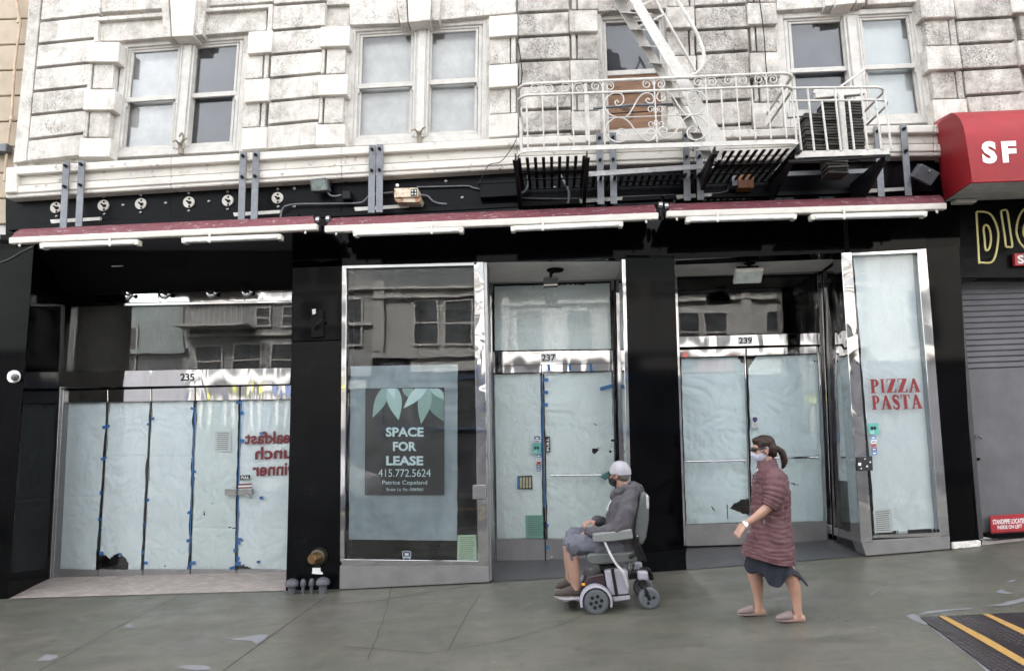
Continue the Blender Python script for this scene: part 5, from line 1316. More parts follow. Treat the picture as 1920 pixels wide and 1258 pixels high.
cable([(0,492),(20,484),(40,472),(62,462)], -.02, .004, 'thin pale wire drooping across the top of the left pier', 'galv', 'wire', 'wire')
cable([(505,450),(506,466),(518,474),(540,476)], .3, .012, 'dark cable looping below the left awning', 'rubber', 'cable', 'cable')
cable([(972,82),(976,112),(979,140),(974,170)], -.08, .008, 'black wire down the edge of the white quoins', 'blackiron', 'wire', 'wire')
t = thing('floodlight', 'small floodlight with a glass front on the black fascia', 'floodlight', P(597,360,-.15))
m = MB(); m.prism([P(580,336,-.22),P(611,332,-.22),P(616,358,-.16),P(583,360,-.16)], (0,.12,.02)); m.build('housing', M['galv'], t, bevel=.012)
m = MB(); m.prism([P(583,339,-.226),P(608,336,-.226),P(613,356,-.168),P(586,358,-.168)], (0,.01,0)); m.build('lens', plain('dull lens', (.22,.26,.24), .15, var=.4, vs=20, bump=0), t)
m = MB(); m.tube([P(617,352,-.1),P(622,345,-.02),P(622,345,.03)], .012, 6); m.build('mount', M['blackiron'], t)
t = thing('junction_box', 'small black junction box beside the floodlight', 'junction box', P(648,372,-.06)); m = MB(); m.slab([(640,358),(656,357),(657,373),(641,374)], -.10, .13); m.build('case', M['blackiron'], t, bevel=.008)
m = MB(); m.slab([(628,374),(643,371),(644,378),(630,379)], -.02, .05); m.build('foot', M['blackiron'], t)
t = thing('transformer_box', 'rusty cream transformer box on the black fascia', 'electrical box', P(764,378,-.1))
ru = plain('rusty cream enamel', (.55,.47,.36), .6, var=.15, dirt=((.24,.09,.03), 9, .5))
m = MB(); m.slab([(739,353),(783,352),(784,369),(739,371)], -.22, .25); m.build('case', ru, t, bevel=.006)
m = MB(); m.slab([(770,355),(782,354),(782,367),(770,368)], -.224, .01); m.build('socket_plate', M['ink'], t)
m = MB()
for x, y in ((773,358),(779,358),(773,364),(779,364)): m.lathe(P(x,y,-.226),(0,-1,0),[(0,.010),(.004,.008)],8)
m.build('socket', M['whitevinyl'], t); m = MB(); m.slab([(739,372),(790,371),(786,379),(743,379)], -.19, .2); m.build('base', ru, t)
m = MB(); m.ball(P(745,348,-.06), .022); m.build('knob', M['whitevinyl'], t, smooth=True)
t = thing('wiring_box', 'long black wiring box beneath the left end of the fire escape', 'electrical box', P(935,372,-.05)); m = MB(); m.slab([(899,343),(972,339),(972,367),(900,371)], -.12, .15); m.build('case', M['blackpaint'], t, bevel=.006)
m = MB(); m.slab([(897,341),(974,337),(974,341),(897,345)], -.13, .16); m.build('lid', M['blackpaint'], t)
t = thing('relay_box', 'rusty brown box hanging under the right grating', 'electrical box', P(1393,358,-.2)); m = MB(); m.slab([(1383,328),(1414,327),(1414,352),(1384,353)], -.14, .14); m.build('case', plain('rust brown', (.15,.058,.02), .6, var=.4, vs=10), t, bevel=.006)
m = MB(); m.slab([(1372,330),(1383,329),(1383,348),(1373,349)], -.13, .14); m.build('side_case', M['galv'], t, bevel=.004)
t = thing('lamp_box', 'tilted grey box lamp beside the red awning', 'lamp', P(1733,345,-.3))
m = MB(); rm = Matrix.Rotation(R(32),3,'Y') @ Matrix.Rotation(R(25),3,'X'); m.box(P(1733,328,-.35), (.22,.17,.16), rm); m.build('case', plain('box lamp grey', (.07,.075,.085), .5), t, bevel=.008)
m = MB(); m.ball(P(1743,321,-.46), .012); m.build('catch', M['steel'], t); m = MB(); m.tube([P(1726,336,-.3),P(1720,338,.05)], .02, 8); m.build('arm', M['blackiron'], t)
# white strips on the lower fascia moulding
for x0,y0,x1,y1,lab in ((94,415,188,410,'left pair of straps'),(437,402,526,397,'second pair of straps'),(664,392,768,386,'third pair of straps'),(1086,377,1168,372,'fourth pair of straps'),(1268,369,1336,365,'fifth pair of straps'),(1622,358,1700,354,'rightmost straps')):
    solo(MB().slab([(x0,y0-3),(x1,y1-3),(x1-2,y1+3),(x0+2,y0+4)], -.03, .04), 'mounting_strip', M['whitepaint'], 'worn white mounting strip behind the foot of the %s' % lab, 'mounting strip', 'white strips behind the straps')
# porch lamps
t = thing('porch_floodlight', 'finned black floodlight under the 237 porch ceiling', 'floodlight', P(1034,535,.5))
m = MB(); m.lathe(P(1041,503,.45),(0,0,1),[(-.04,.10),(-.02,.11),(.0,.11)],20); m.build('base', M['blackflat'], t, smooth=True)
m = MB(); m.tube([P(1040,505,.45),P(1033,514,.45),P(1033,524,.45)], .022, 8); m.build('arm', M['blackflat'], t)
m = MB(); m.slab([(1019,522),(1047,521),(1046,534),(1019,536)], .35, .14)
for i in range(8): m.slab([(1021+i*3.3,518.5),(1022.6+i*3.3,518.5),(1022.6+i*3.3,523),(1021+i*3.3,523)], .36, .12)
m.build('housing', plain('matt charcoal', (.03,.03,.032), .6), t); m = MB(); m.slab([(1020,533.5),(1045,532.5),(1045,535),(1020,536)], .345, .01); m.build('lens', M['cream'], t)
t = thing('porch_floodlight', 'flat floodlight with a pale lens under the 239 porch ceiling', 'floodlight', P(1403,532,.5))
m = MB(); m.lathe(P(1405,492,.4),(0,0,1),[(-.03,.05),(-.01,.08),(.0,.08)],16); m.build('base', M['blackflat'], t)
m = MB(); m.tube([P(1405,494,.4),P(1404,508,.4)], .02, 8); m.build('arm', M['blackflat'], t)
a4 = [P(1380,508,.25),P(1432,506,.25),P(1427,531,.42),P(1375,533,.42)]
nn = (a4[1]-a4[0]).cross(a4[3]-a4[0]).normalized(); nn = nn if nn.z > 0 else -nn
m = MB(); m.prism(a4, nn*.05); m.build('housing', M['cream'], t, bevel=.006); c4 = sum(a4, V())/4
m = MB(); m.prism([c4+(p-c4)*.86-nn*.004 for p in a4], nn*.004); m.build('lens', plain('pale lens', (.5,.56,.54), .3, bump=0), t)
m = MB(); m.prism([c4+(p-c4)*.8+nn*.05 for p in a4], nn*.06); m.build('back_box', M['blackflat'], t)
for x, y, lab in ((219,492,'left'),(453,487,'right')):
    t = thing('spot_lamp', 'small black spot lamp hanging at the %s of the 235 entrance ceiling' % lab, 'spot lamp', P(x,y,.4)); m = MB(); m.tube([P(x+2,y-26,.5),P(x,y-8,.5)], .012, 6); m.build('stem', M['blackpaint'], t)
    m = MB(); m.slab([(x-12,y-9),(x+11,y-10),(x+12,y+4),(x-11,y+5)], .42, .12); m.build('housing', M['blackpaint'], t, bevel=.01); m = MB(); m.slab([(x-11,y+5),(x+11,y+4),(x+11,y+7),(x-10,y+8)], .43, .1); m.build('lens', M['cream'], t)
for i, (x, y) in enumerate(((238,553),(308,551),(396,549),(463,547))):
    t = thing('wall_lamp', 'small round lamp on the chrome strip, %s from the left' % DL[i], 'lamp', P(x,y,.9), 'round lamps on the chrome strip')
    m = MB(); m.lathe(P(x,y,.975),(0,-1,0),[(0,.072),(.012,.072),(.02,.06),(.021,.03)],20); m.build('base', M['chrome'], t, smooth=True)
    m = MB(); m.tube([P(x,y,.96),P(x-4,y-3,.85)], .014, 6); m.ball(P(x-6,y-4,.84), .03); m.build('lamp_head', M['blackiron'], t, smooth=True)
# dome camera on the left pier
t = thing('dome_camera', 'white dome security camera on the left black pier', 'security camera', P(30,718,-.1))
m = MB(); m.lathe(P(30,706,0),(-.2,-1,-.1),[(0,.075),(.03,.08),(.06,.07)],20); m.build('housing', M['whitevinyl'], t, smooth=True)
m = MB(); m.ball(P(28,707,-.055), .045); m.build('dome', plain('grey dome', (.12,.12,.12), .1, bump=0), t, smooth=True)
m = MB(); m.lathe(P(28,707,-.10),(-.2,-1,-.1),[(0,.015),(.004,.012)],10); m.build('lens', M['ink'], t)
t = thing('wall_bracket', 'battered bracket left on the upper granite pier between the doors', 'bracket', P(594,635,0))
m = MB(); m.slab([(583,582),(606,580),(606,632),(584,634)], -.03, .035); m.build('plate', M['blackpaint'], t, bevel=.01); m = MB(); m.slab([(585,580),(592,579),(592,588),(586,590)], -.06, .04); m.build('stub', M['steel'], t); m = MB(); m.tube([P(590,618,-.03),P(594,608,-.09),P(604,600,-.09)], .014, 6); m.build('hook', M['blackiron'], t)
# standpipe fittings at the pier foot
t = thing('standpipe', 'brass standpipe cap on a round collar at the foot of the granite pier', 'standpipe', P(597,1060,-.1))
m = MB(); m.lathe(P(599,1043,0),(0,-1,0),[(0,.105),(.04,.10),(.08,.09),(.10,.06)],24); m.build('collar', plain('dark bronze', (.05,.045,.035), .4, .7), t, smooth=True)
m = MB(); m.lathe(P(596,1044,-.08),(-.35,-1,-.05),[(0,.065),(.10,.062),(.115,.055),(.116,.0)],8); m.build('cap', plain('worn brass', (.15,.095,.04), .5, .8, var=.3), t)
gm = plain('grey pipe paint', (.058,.062,.072), .5, var=.15)
for (x, y0, w_, yb, tall, lab) in ((547,1090,11.5,1112,0,'large grey mushroom valve at the left of the four by the pier'),(568,1090,5,1110,1,'thin grey valve beside the left large one'),(584,1089,5,1109,1,'thin grey valve beside the right large one'),(605,1087,12,1114,0,'large grey mushroom valve at the right of the four by the pier')):
    Yv = -.16; b_ = P(x,yb,Yv); g_ = ground(b_.x,Yv); top_ = P(x,y0,Yv).z; r_ = w_/160
    t = thing('valve_post', lab, 'valve', V((b_.x,Yv,g_)), 'grey valve posts at the pier foot')
    m = MB(); m.lathe(V((b_.x,Yv,g_-.01)),(0,0,1),[(0,r_*.62),(top_-g_-.02,r_*.6)],14); m.build('pipe', gm, t, smooth=True)
    m = MB(); m.lathe(V((b_.x,Yv,top_-.05)),(0,0,1),[(0,r_*.95),(.01,r_*1.05),(.04,r_*1.03),(.065,r_*.8),(.08,r_*.35),(.082,.005)],18); m.build('cap', gm, t, smooth=True)
# steel hatch in the pavement
HT = thing('pavement_hatch', 'diamond plate steel hatch with yellow stripes at the lower right', 'hatch', G(1830,1200))
k = N('diamond plate'); vo = k.n('TexVoronoi', i_Scale=26.0, i_Randomness=.15); k.l(k.co((1,1.0,1)), vo.inputs['Vector'])
f_ = k.ramp(vo.outputs['Distance'], .22, .38, (1,1,1), (0,0,0))
k.col(k.mix(f_, (.028,.022,.024), (.075,.062,.066))); k.rough(.4, .4); k.bump(f_, .8, .02); M['plate'] = k.m
hp = [(1726,1156),(1960,1145),(1990,1290),(1905,1290)]
m = MB(); m.prism([G(x,y,.012) for x,y in hp], (0,0,-.03)); m.build('plate', M['plate'], HT, fix=True)
k2 = N('worn yellow paint'); k2.col(k2.mix(k2.ramp(k2.noise(40,4,.7), .55, .7), (.34,.20,.055), (.13,.085,.045))); k2.rough(.6)
for pts in ([(1760,1154.5),(1772,1154),(1850,1194),(1935,1243),(1935,1256),(1845,1204)],[(1842,1150.5),(1855,1150),(1935,1186),(1935,1197)]):
    m = MB(); m.add([G(x,y,.016) for x,y in pts],[range(len(pts))]); m.build('stripe', k2.m, HT)
# ================================================================ PEOPLE
def skinmat(name, c):
    k = N(name); k.col(k.ramp(k.noise(14, 5, .6), .3, .7, [x*.86 for x in c], [min(1,x*1.1) for x in c])); k.rough(.5)
    k.b.inputs['Subsurface Weight'].default_value = .12; k.b.inputs['Subsurface Radius'].default_value = (.01,.004,.002); k.b.inputs['Subsurface Scale'].default_value = .5
    k.bump(k.noise(220, 3, .6), .08, .002); return k.m
def cloth(name, c, rough=.85, bs=420, var=.14, bump=.25):
    k = N(name); k.col(k.ramp(k.noise(9, 5, .65), .3, .7, [x*(1-var) for x in c], [x*(1+var) for x in c])); k.rough(rough)
    k.b.inputs['Sheen Weight'].default_value = .02
    k.bump(k.math('ADD', k.noise(bs, 3, .6), k.math('MULTIPLY', k.noise(30, 5, .65, (1,1,1), .8), 1.6)), bump*1.6, .006); return k.m
def trunk(mb, rings, n=32, pw=2.3):
    """rings: (left point, right point, lateral half width)"""
    out = []
    for L_, R_, lat in rings:
        c = (L_+R_)/2; h = (R_-L_)/2; ring = []
        for k_ in range(n):
            a = 2*math.pi*k_/n; ca, sa = math.cos(a), math.sin(a)
            ca = math.copysign(abs(ca)**(2/pw), ca); sa = math.copysign(abs(sa)**(2/pw), sa)
            ring.append(c-h*ca+V((0,-lat*sa,0)))
        out.append(ring)
    mb.loft(out); return out
def orient(f, up=V((0,0,1))):
    f = f.normalized(); s = up.cross(f).normalized(); return Matrix((f, s, f.cross(s))).transposed()     # columns forward, side, up
def hand(mb, wrist, d, nrm, thumb, sc=1.0, curl=(18,22,18), spread=4):
    """palm and five fingers; d along the fingers, nrm out of the palm, thumb = side the thumb is on"""
    d = d.normalized(); nrm = (nrm-d*nrm.dot(d)).normalized(); s = d.cross(nrm).normalized()
    if s.dot(thumb) < 0: s = -s
    rings = []
    for t, w_, th in ((-.012,.024,.019),(.0,.027,.018),(.03,.036,.016),(.065,.041,.014),(.088,.040,.011),(.096,.034,.007)):
        c = wrist+d*(t*sc); rings.append([c+s*(w_*sc*math.cos(2*math.pi*i/12))+nrm*(th*sc*math.sin(2*math.pi*i/12)) for i in range(12)])
    mb.loft(rings)
    for i, (o_, L_) in enumerate(((.030,.072),(.010,.080),(-.010,.074),(-.029,.058))):
        p = wrist+d*(.085*sc)+s*(o_*sc); ang = 0; sp = R((1.5-i)*spread); path = [p-d*.012*sc, p]
        for j, fr in enumerate((.46,.31,.23)):
            ang += R(curl[j]*(1+.12*i)); q_ = (d*math.cos(ang)+nrm*math.sin(ang))
            q_ = (q_+s*math.tan(sp)).normalized(); p = p+q_*(L_*fr*sc); path.append(p)
        mb.tube(catmull(path, 3), catn([.0095*sc,.0092*sc,.0086*sc,.0078*sc,.006*sc], 3), 8)
    p = wrist+d*(.02*sc)+s*(.026*sc); e1 = (d*.62+s*.75+nrm*.25).normalized(); e2 = (d*.9+s*.25+nrm*.4).normalized()
    path = [p, p+e1*.034*sc, p+e1*.034*sc+e2*.030*sc, p+e1*.034*sc+e2*.054*sc]
    mb.tube(catmull(path, 3), catn([.014*sc,.0115*sc,.010*sc,.007*sc], 3), 8)
def shoe(mb, heel, toe, up, w_, prof, n=16):
    """prof: (along 0..1, half width factor, height) ; sole is flat"""
    d = (toe-heel); s = d.normalized().cross(up).normalized(); rings = []
    for t, wf, h in prof:
        c = heel+d*t
        rings.append([c+s*(w_*wf*math.cos(2*math.pi*i/n))+up*(max(0, h*(.42+.58*math.sin(2*math.pi*i/n)))) for i in range(n)])
    mb.loft(rings)
def sole(heel, toe, up, w_, th, prof):
    d = toe-heel; s = d.normalized().cross(up).normalized(); A = [heel+d*t+s*(w_*wf) for t, wf in prof]; Bq = [heel+d*t-s*(w_*wf) for t, wf in prof]
    return MB().prism(A+Bq[::-1], up*-th)
def head_shapes(mb, C, f, sc=1.0):
    Rm = orient(f); z = Rm.col[2]; s = Rm.col[1]; f = Rm.col[0]
    at = lambda a, b, c: C+(f*a+s*b+z*c)*sc
    mb.ball(at(-.008,0,.018), V((.098,.077,.097))*sc, Rm)
    mb.ball(at(.035,0,-.048), V((.062,.058,.068))*sc, Rm); mb.ball(at(.066,0,-.092), V((.026,.030,.020))*sc, Rm)
    mb.ball(at(.068,0,.03), V((.028,.055,.03))*sc, Rm)
    mb.tube([at(.086,0,.012), at(.100,0,-.018), at(.112,0,-.036), at(.092,0,-.046)], [.009*sc,.011*sc,.015*sc,.010*sc], 8)
    for e in (-1, 1):
        mb.ball(at(.062,e*.036,-.03), V((.03,.024,.024))*sc, Rm); mb.ball(at(-.002,e*.077,-.012), V((.019,.009,.031))*sc, Rm)
    mb.ball(at(.094,0,-.068), V((.011,.024,.007))*sc, Rm); mb.ball(at(.091,0,-.079), V((.011,.02,.007))*sc, Rm)
    return at, Rm
M['eye'] = plain('eye', (.05,.035,.025), .1, bump=0)
# ---------------------------------------------------------------- the man
YM = -1.17
def J(x, y, dy=0.0): return P(x, y, YM+dy)
MAN = thing('person', 'seated man in a charcoal hoodie, shorts and pale grey cap in the wheelchair', 'person', P(1170,1040,YM))
C = J(1161,889); f = V((-.90,.43,-.03)).normalized()
b = MB()
at, Rm = head_shapes(b, C, f)
limb(b, [J(1164,902), J(1169,915), J(1173,930)], [.060,.062,.075])
trunk(b, [(J(1148,935),J(1199,935),.15),(J(1144,955),J(1199,955),.16),(J(1143,985),J(1195,985),.155),(J(1146,1010),J(1192,1010),.16),(J(1150,1035),J(1190,1035),.165)], 24)
ARMN = [J(1180,938,-.19), J(1172,968,-.25), J(1160,990,-.265), J(1135,997,-.235), J(1104,999,-.14)]
ARMF = [J(1172,936,.19), J(1163,965,.25), J(1152,984,.25), J(1136,981,.17), J(1116,975,.03)]
limb(b, ARMN, [.06,.052,.048,.042,.030]); limb(b, ARMF, [.06,.052,.048,.042,.031])
hand(b, J(1103,999,-.135), J(1092,1000,-.02)-J(1103,999,-.135), V((0,0,-1)), V((-1,.2,0)), .98, (14,16,14))
hand(b, J(1115,975.5,.03), J(1091,982,-.03)-J(1115,975.5,.03), V((.1,.2,-1)), V((-.1,-1,0)), 1.0, (20,30,24))
for dy, k_, in ((-.135,0),(.135,1)):
    if k_ == 0: pts = [J(1160,1030,dy+.03), J(1115,1024,dy), J(1071,1020,dy), J(1070,1034,dy), J(1075,1060,dy), J(1079,1092,dy), J(1080,1104,dy)]
    else: pts = [J(1160,1020,dy-.03), J(1115,1010,dy), J(1075,1003,dy), J(1071,1016,dy), J(1069,1040,dy), J(1069,1076,dy), J(1069,1090,dy)]
    limb(b, pts, [.09,.08,.066,.065,.066,.045,.043])
    fo = J(1078,1112,dy) if k_ == 0 else J(1066,1098,dy)
    limb(b, [fo+V((.03,0,.02)), fo+V((-.05,0,-.005)), fo+V((-.09,0,-.02))], [.034,.034,.022])
organic(b, 'body', skinmat('weathered skin', (.30,.175,.135)), MAN, .0055, 4)
for e in (-1, 1):
    m = MB(); m.ball(at(.086,e*.032,.006), .011); m.build('eye', M['eye'], MAN, smooth=True)
m = MB(); m.ball(at(.048,0,-.062), V((.062,.066,.056)), Rm); m.ball(at(.09,0,-.045), V((.025,.022,.025)), Rm)
organic(m, 'face_mask', cloth('black mask cloth', (.006,.006,.007)), MAN, .006, 4)
m = MB()
for e in (-1, 1):
    m.tube(catmull([at(.07,e*.055,-.04), at(.03,e*.078,-.014), at(-.012,e*.088,.012), at(-.022,e*.085,-.02)], 4), .0035, 6); m.tube(catmull([at(.06,e*.058,-.085), at(.02,e*.08,-.055), at(-.02,e*.084,-.03)], 4), .0035, 6)
m.build('mask_strap', M['ink'], MAN)
# cap
capm = cloth('pale grey cap cloth', (.31,.30,.33), bs=300); grn = cloth('dark green cap cloth', (.006,.042,.042))
m = MB(); rings = []
Rc = orient(f, V((-.10,.05,1)).normalized())
for j in range(13):
    a = R(4+j*7.6)
    rings.append([C+Rc @ V((.106*math.sin(a)*math.cos(t)-.012, .092*math.sin(a)*math.sin(t), .018+.112*math.cos(a)-(.012 if a > 1.45 and math.cos(t) < 0 else 0)))*(1+.006*abs(math.sin(3*t))*0) for t in [2*math.pi*i/36 for i in range(36)]])
m.loft(rings); cp = m.build('cap', capm, MAN, smooth=True, sharp=80)
m = MB(); A, Bq = [], []
for i in range(13):
    t = -1+i/6; y = .074*math.sin(t*1.35)/math.sin(1.35); x0 = .062+.04*math.cos(t*1.3); x1 = .098+.098*math.cos(t*1.35); dz = -.040*t*t
    A.append(C+Rc @ V((x0,y,.030+dz))); Bq.append(C+Rc @ V((x1,y,-.006+dz)))
n_ = len(A); m.add(A+Bq+[p+V((0,0,-.006)) for p in A+Bq], [(i,i+1,n_+i+1,n_+i) for i in range(n_-1)]+[(2*n_+i,3*n_+i,3*n_+i+1,2*n_+i+1) for i in range(n_-1)]+[(n_+i,n_+i+1,3*n_+i+1,3*n_+i) for i in range(n_-1)])
m.build('cap_brim', grn, cp, smooth=True)
m = MB(); m.ball(C+Rc @ V((-.012,0,.130)), .009); m.build('cap_button', grn, cp, smooth=True)
m = MB()
for t in (.35,.55): m.ball(C+Rc @ V((.093*math.cos(t)-.008,-.080*math.sin(t),.062)), (.006,.012,.012))
m.build('cap_mark', grn, cp, smooth=True)
m = MB()
for k_ in range(6):
    t = k_*math.pi/3+.3; m.tube([C+Rc @ V((.1065*math.sin(R(a))*math.cos(t)-.012,.0925*math.sin(R(a))*math.sin(t),.018+.1125*math.cos(R(a)))) for a in range(6,92,8)], .0016, 4)
m.build('cap_seam', cloth('cap seam', (.26,.25,.28)), cp)
m = MB(); m.ball(at(-.045,0,-.015), V((.056,.074,.06)), Rm); organic(m, 'hair', cloth('short grey hair', (.10,.09,.085), bs=700), MAN, .006, 3, .002, 90)
# hoodie
hm = cloth('charcoal hoodie fleece', (.060,.055,.064))
m = MB()
trunk(m, [(J(1158,922),J(1190,921),.10),(J(1149,930),J(1200,926),.185),(J(1143,945),J(1204,942),.215),(J(1139,965),J(1203,965),.215),(J(1137,985),J(1200,985),.21),(J(1136,1005),J(1197,1005),.21),(J(1139,1020),J(1194,1020),.205),(J(1142,1030),J(1193,1032),.20)], 32)
limb(m, [J(1186,933,-.13)]+ARMN[:4]+[J(1108,998,-.155)], [.07,.080,.080,.078,.064,.046]); limb(m, [J(1178,933,.13)]+ARMF, [.07,.078,.072,.068,.056,.042])
m.tube(catmull([J(1150,934,-.02), J(1158,921,-.10), J(1177,914,-.135), J(1196,920,-.08), J(1201,922,.0), J(1194,919,.09), J(1176,914,.13), J(1158,920,.10), J(1150,933,.0)], 5), .036, 10)
m.ball(J(1194,918), V((.065,.115,.05))); m.ball(J(1187,909), V((.045,.10,.035)))
organic(m, 'hoodie', hm, MAN, .009, 2, .022, 8, 3, (1.0,1.0,.8))
m = MB(); m.tube(catmull([J(1146,938,-.07), J(1142,945,-.085), J(1138,956,-.09)], 4), .005, 6); m.build('drawstring', M['notewhite'], MAN)
# shorts
m = MB()
limb(m, [J(1172,1024,-.06), J(1150,1024,-.12), J(1110,1021,-.138), J(1082,1021,-.138), J(1070,1022,-.137)], [.11,.108,.095,.094,.093])
limb(m, [J(1172,1018,.06), J(1150,1014,.12), J(1110,1008,.138), J(1084,1005,.138), J(1074,1005,.137)], [.11,.105,.095,.09,.088])
m.ball(J(1168,1024), V((.12,.20,.10))); m.ball(J(1122,1026,-.20), V((.07,.035,.06))); m.ball(J(1078,1030,-.137), V((.05,.085,.06)))
organic(m, 'shorts', cloth('faded slate shorts', (.095,.10,.125)), MAN, .009, 2, .020, 9, 5)
m = MB(); m.prism([J(1063,1018,-.235),J(1067,1018,-.235),J(1075,1050,-.23),J(1071,1051,-.23)], (0,.006,0)); m.build('hanging_strap', cloth('strap webbing', (.06,.06,.065)), MAN)
m = MB(); c_ = J(1101,999,-.128); dd = (ARMN[4]-ARMN[3]).normalized(); m.lathe(c_, dd, [(-.014,.030),(-.014,.036),(.014,.036),(.014,.030)], 16); m.ball(c_+V((0,-.02,.028)), (.018,.014,.010)); m.build('wrist_watch', M['ink'], MAN)
# shoes
shm = cloth('dark brown suede', (.050,.038,.033)); UPV = V((0,0,1))
PR = [(0,.45,.055),(.04,.75,.075),(.15,.88,.095),(.3,.9,.105),(.45,.93,.085),(.62,1.0,.068),(.8,.95,.055),(.93,.7,.042),(1,.35,.025)]
for dy, hx, hy, tx, ty in ((-.135,1091,1116,1039,1118),(.135,1074,1102,1041,1101)):
    h_, t_ = J(hx,hy,dy), J(tx,ty,dy); t_.z = h_.z+.0
    m = MB(); shoe(m, h_, t_, UPV, .046, PR); sh_ = organic(m, 'shoe', shm, MAN, .006, 3)
    sole(h_, t_, UPV, .049, .022, [(0,.5),(.08,.8),(.3,.85),(.62,1),(.85,.85),(.97,.5),(1.01,.2)]).build('sole', plain('tan rubber sole', (.17,.145,.12), .7) if 'tan rubber sole' not in bpy.data.materials else bpy.data.materials['tan rubber sole'], sh_, bevel=.004)
# ---------------------------------------------------------------- the wheelchair
YC = -1.19
def K_(x, y, dy=0.0): return P(x, y, YC+dy)
WC = thing('powered_wheelchair', 'grey and silver powered wheelchair carrying the seated man', 'wheelchair', V((P(1160,1140,YC).x, YC, ground(P(1160,1140,YC).x,YC))))
silv = plain('pale lavender plastic', (.29,.28,.325), .3, var=.05, vs=3, bump=0); vin = plain('grey green vinyl', (.078,.085,.083), .5, var=.12, vs=5, bump=.12, bs=90); blk = plain('black plastic', (.006,.006,.007), .4, var=.2, spec=.3)
tyre = plain('grey tyre rubber', (.085,.093,.105), .75, var=.12, bump=.2, bs=60)
def wheel(c, r, w_, name, spokes=6, rimr=.55):
    """tyre, hub with cut-outs; axis across the chair"""
    wo = MB(); pr = [(-w_/2,r*.66),(-w_/2,r*.80),(-w_*.42,r*.93),(-w_*.2,r),(w_*.2,r),(w_*.42,r*.93),(w_/2,r*.80),(w_/2,r*.66)]
    wo.lathe(c, (0,1,0), pr, 36); t = wo.build(name, tyre, WC, smooth=True, sharp=50)
    m = MB(); m.lathe(c, (0,1,0), [(-w_*.44,r*.2),(-w_*.44,r*.64),(-w_*.5,r*.66),(-w_*.5,r*.69),(w_*.5,r*.69),(w_*.44,r*.2)], 28); m.build('rim', plain('dull rim', (.36,.36,.34), .4, .5) if 'dull rim' not in bpy.data.materials else bpy.data.materials['dull rim'], t, smooth=True)
    m = MB()
    for i in range(spokes):
        a = 2*math.pi*i/spokes+.25; p = c+V((math.cos(a)*r*.42,-w_*.46,math.sin(a)*r*.42)); m.lathe(p, (0,-1,0), [(0,r*.155),(.003,r*.155),(.0035,r*.14)], 10)
    m.lathe(c+V((0,-w_*.45,0)), (0,-1,0), [(0,r*.16),(.014,r*.14),(.016,r*.05)], 12); m.build('hub_opening', blk, t)
for dy in (-.27,.27):
    c = K_(1117.6,1126.5,-.27)+V((0,dy+.27,0)); wheel(c, .117, .075, 'drive_wheel')
    m = MB(); rings = []
    for i in range(19):
        a = R(198-i*12); o_ = V((math.cos(a),0,math.sin(a)))
        rings.append([c+o_*ro_+V((0,yy,0)) for ro_, yy in ((.128,-.05),(.147,-.045),(.150,.0),(.147,.05),(.128,.05),(.133,0))])
    m.loft(rings); m.build('fender', silv, WC, smooth=True, sharp=60)
for dy in (-.215,.215):
    c = K_(1217,1120.5,-.215)+V((0,dy+.215,0)); wheel(c, .097, .055, 'caster_wheel', 3)
    m = MB(); tp_ = c+V((-.055,0,.14))
    for e in (-.036,.036): m.tube([c+V((0,e,0)), c+V((-.03,e,.075)), tp_+V((0,e*.6,-.02))], .014, 6)
    m.lathe(tp_, (0,0,1), [(-.03,.035),(.05,.035),(.06,.02)], 12); m.build('caster_fork', blk, WC)
    m = MB(); q_ = tp_+V((0,0,.06)); m.box(q_+V((.005,-.0,.0)), (.095,.075,.085)); m.build('fork_cover', silv, WC, bevel=.022, seg=3)
for dy in (-.17,.17):
    c = K_(1074,1131.5,-.17)+V((0,dy+.17,0)); m = MB(); m.lathe(c,(0,1,0),[(-.02,.02),(-.018,.038),(.018,.038),(.02,.02)],20); m.build('guide_wheel', blk, WC, smooth=True)
m = MB()
for e in (-.17,.17): m.tube([K_(1050,1123,e), K_(1062,1126,e), K_(1072,1122,e), K_(1082,1123,e), K_(1094,1128,e)], [.006,.012,.016,.016,.016], 8)
m.prism([K_(1046,1122,-.2),K_(1060,1125.5,-.2),K_(1090,1124,-.2),K_(1090,1121,-.2),K_(1060,1122,-.2)], (0,.4,0)); m.build('footplate', silv, WC, bevel=.004)
m = MB(); m.prism([K_(1133,1069,-.23),K_(1158,1066,-.23),K_(1177,1068,-.23),K_(1180,1104,-.23),K_(1178,1122,-.23),K_(1150,1122,-.23),K_(1138,1100,-.23)], (0,.46,0)); m.build('body_shroud', silv, WC, bevel=.022, seg=3)
m = MB(); m.prism([K_(1147,1117,-.245),K_(1181,1113.5,-.245),K_(1182,1124,-.245),K_(1151,1128,-.245)], (0,.49,0)); m.build('lower_shroud', silv, WC, bevel=.012, seg=2)
m = MB(); m.prism([K_(1145,1067,-.236),K_(1151,1066.5,-.236),K_(1160,1117,-.25),K_(1154,1118,-.25)], (0,.02,0)); m.prism([K_(1147,1116,-.248),K_(1181,1112.5,-.248),K_(1181,1114.5,-.248),K_(1147,1118,-.248)], (0,.02,0)); m.build('dark_trim', blk, WC)
m = MB(); m.prism([K_(1096,1090,-.2),K_(1102,1080,-.2),K_(1132,1074,-.2),K_(1140,1100,-.2),K_(1138,1118,-.2),K_(1100,1118,-.2)], (0,.4,0)); m.build('motor_housing', plain('dark maroon plastic', (.025,.012,.016), .35), WC, bevel=.015, seg=2)
m = MB(); m.box(K_(1094,1095,-.235), (.032,.015,.022)); m.build('reflector', plain('amber reflector', (.7,.3,.02), .3, bump=0), WC, bevel=.004)
m = MB(); m.tube([K_(1138,1058,0),K_(1136,1082,0)], .04, 10); m.box(K_(1138,1058,0), (.16,.3,.03)); m.build('seat_post', blk, WC)
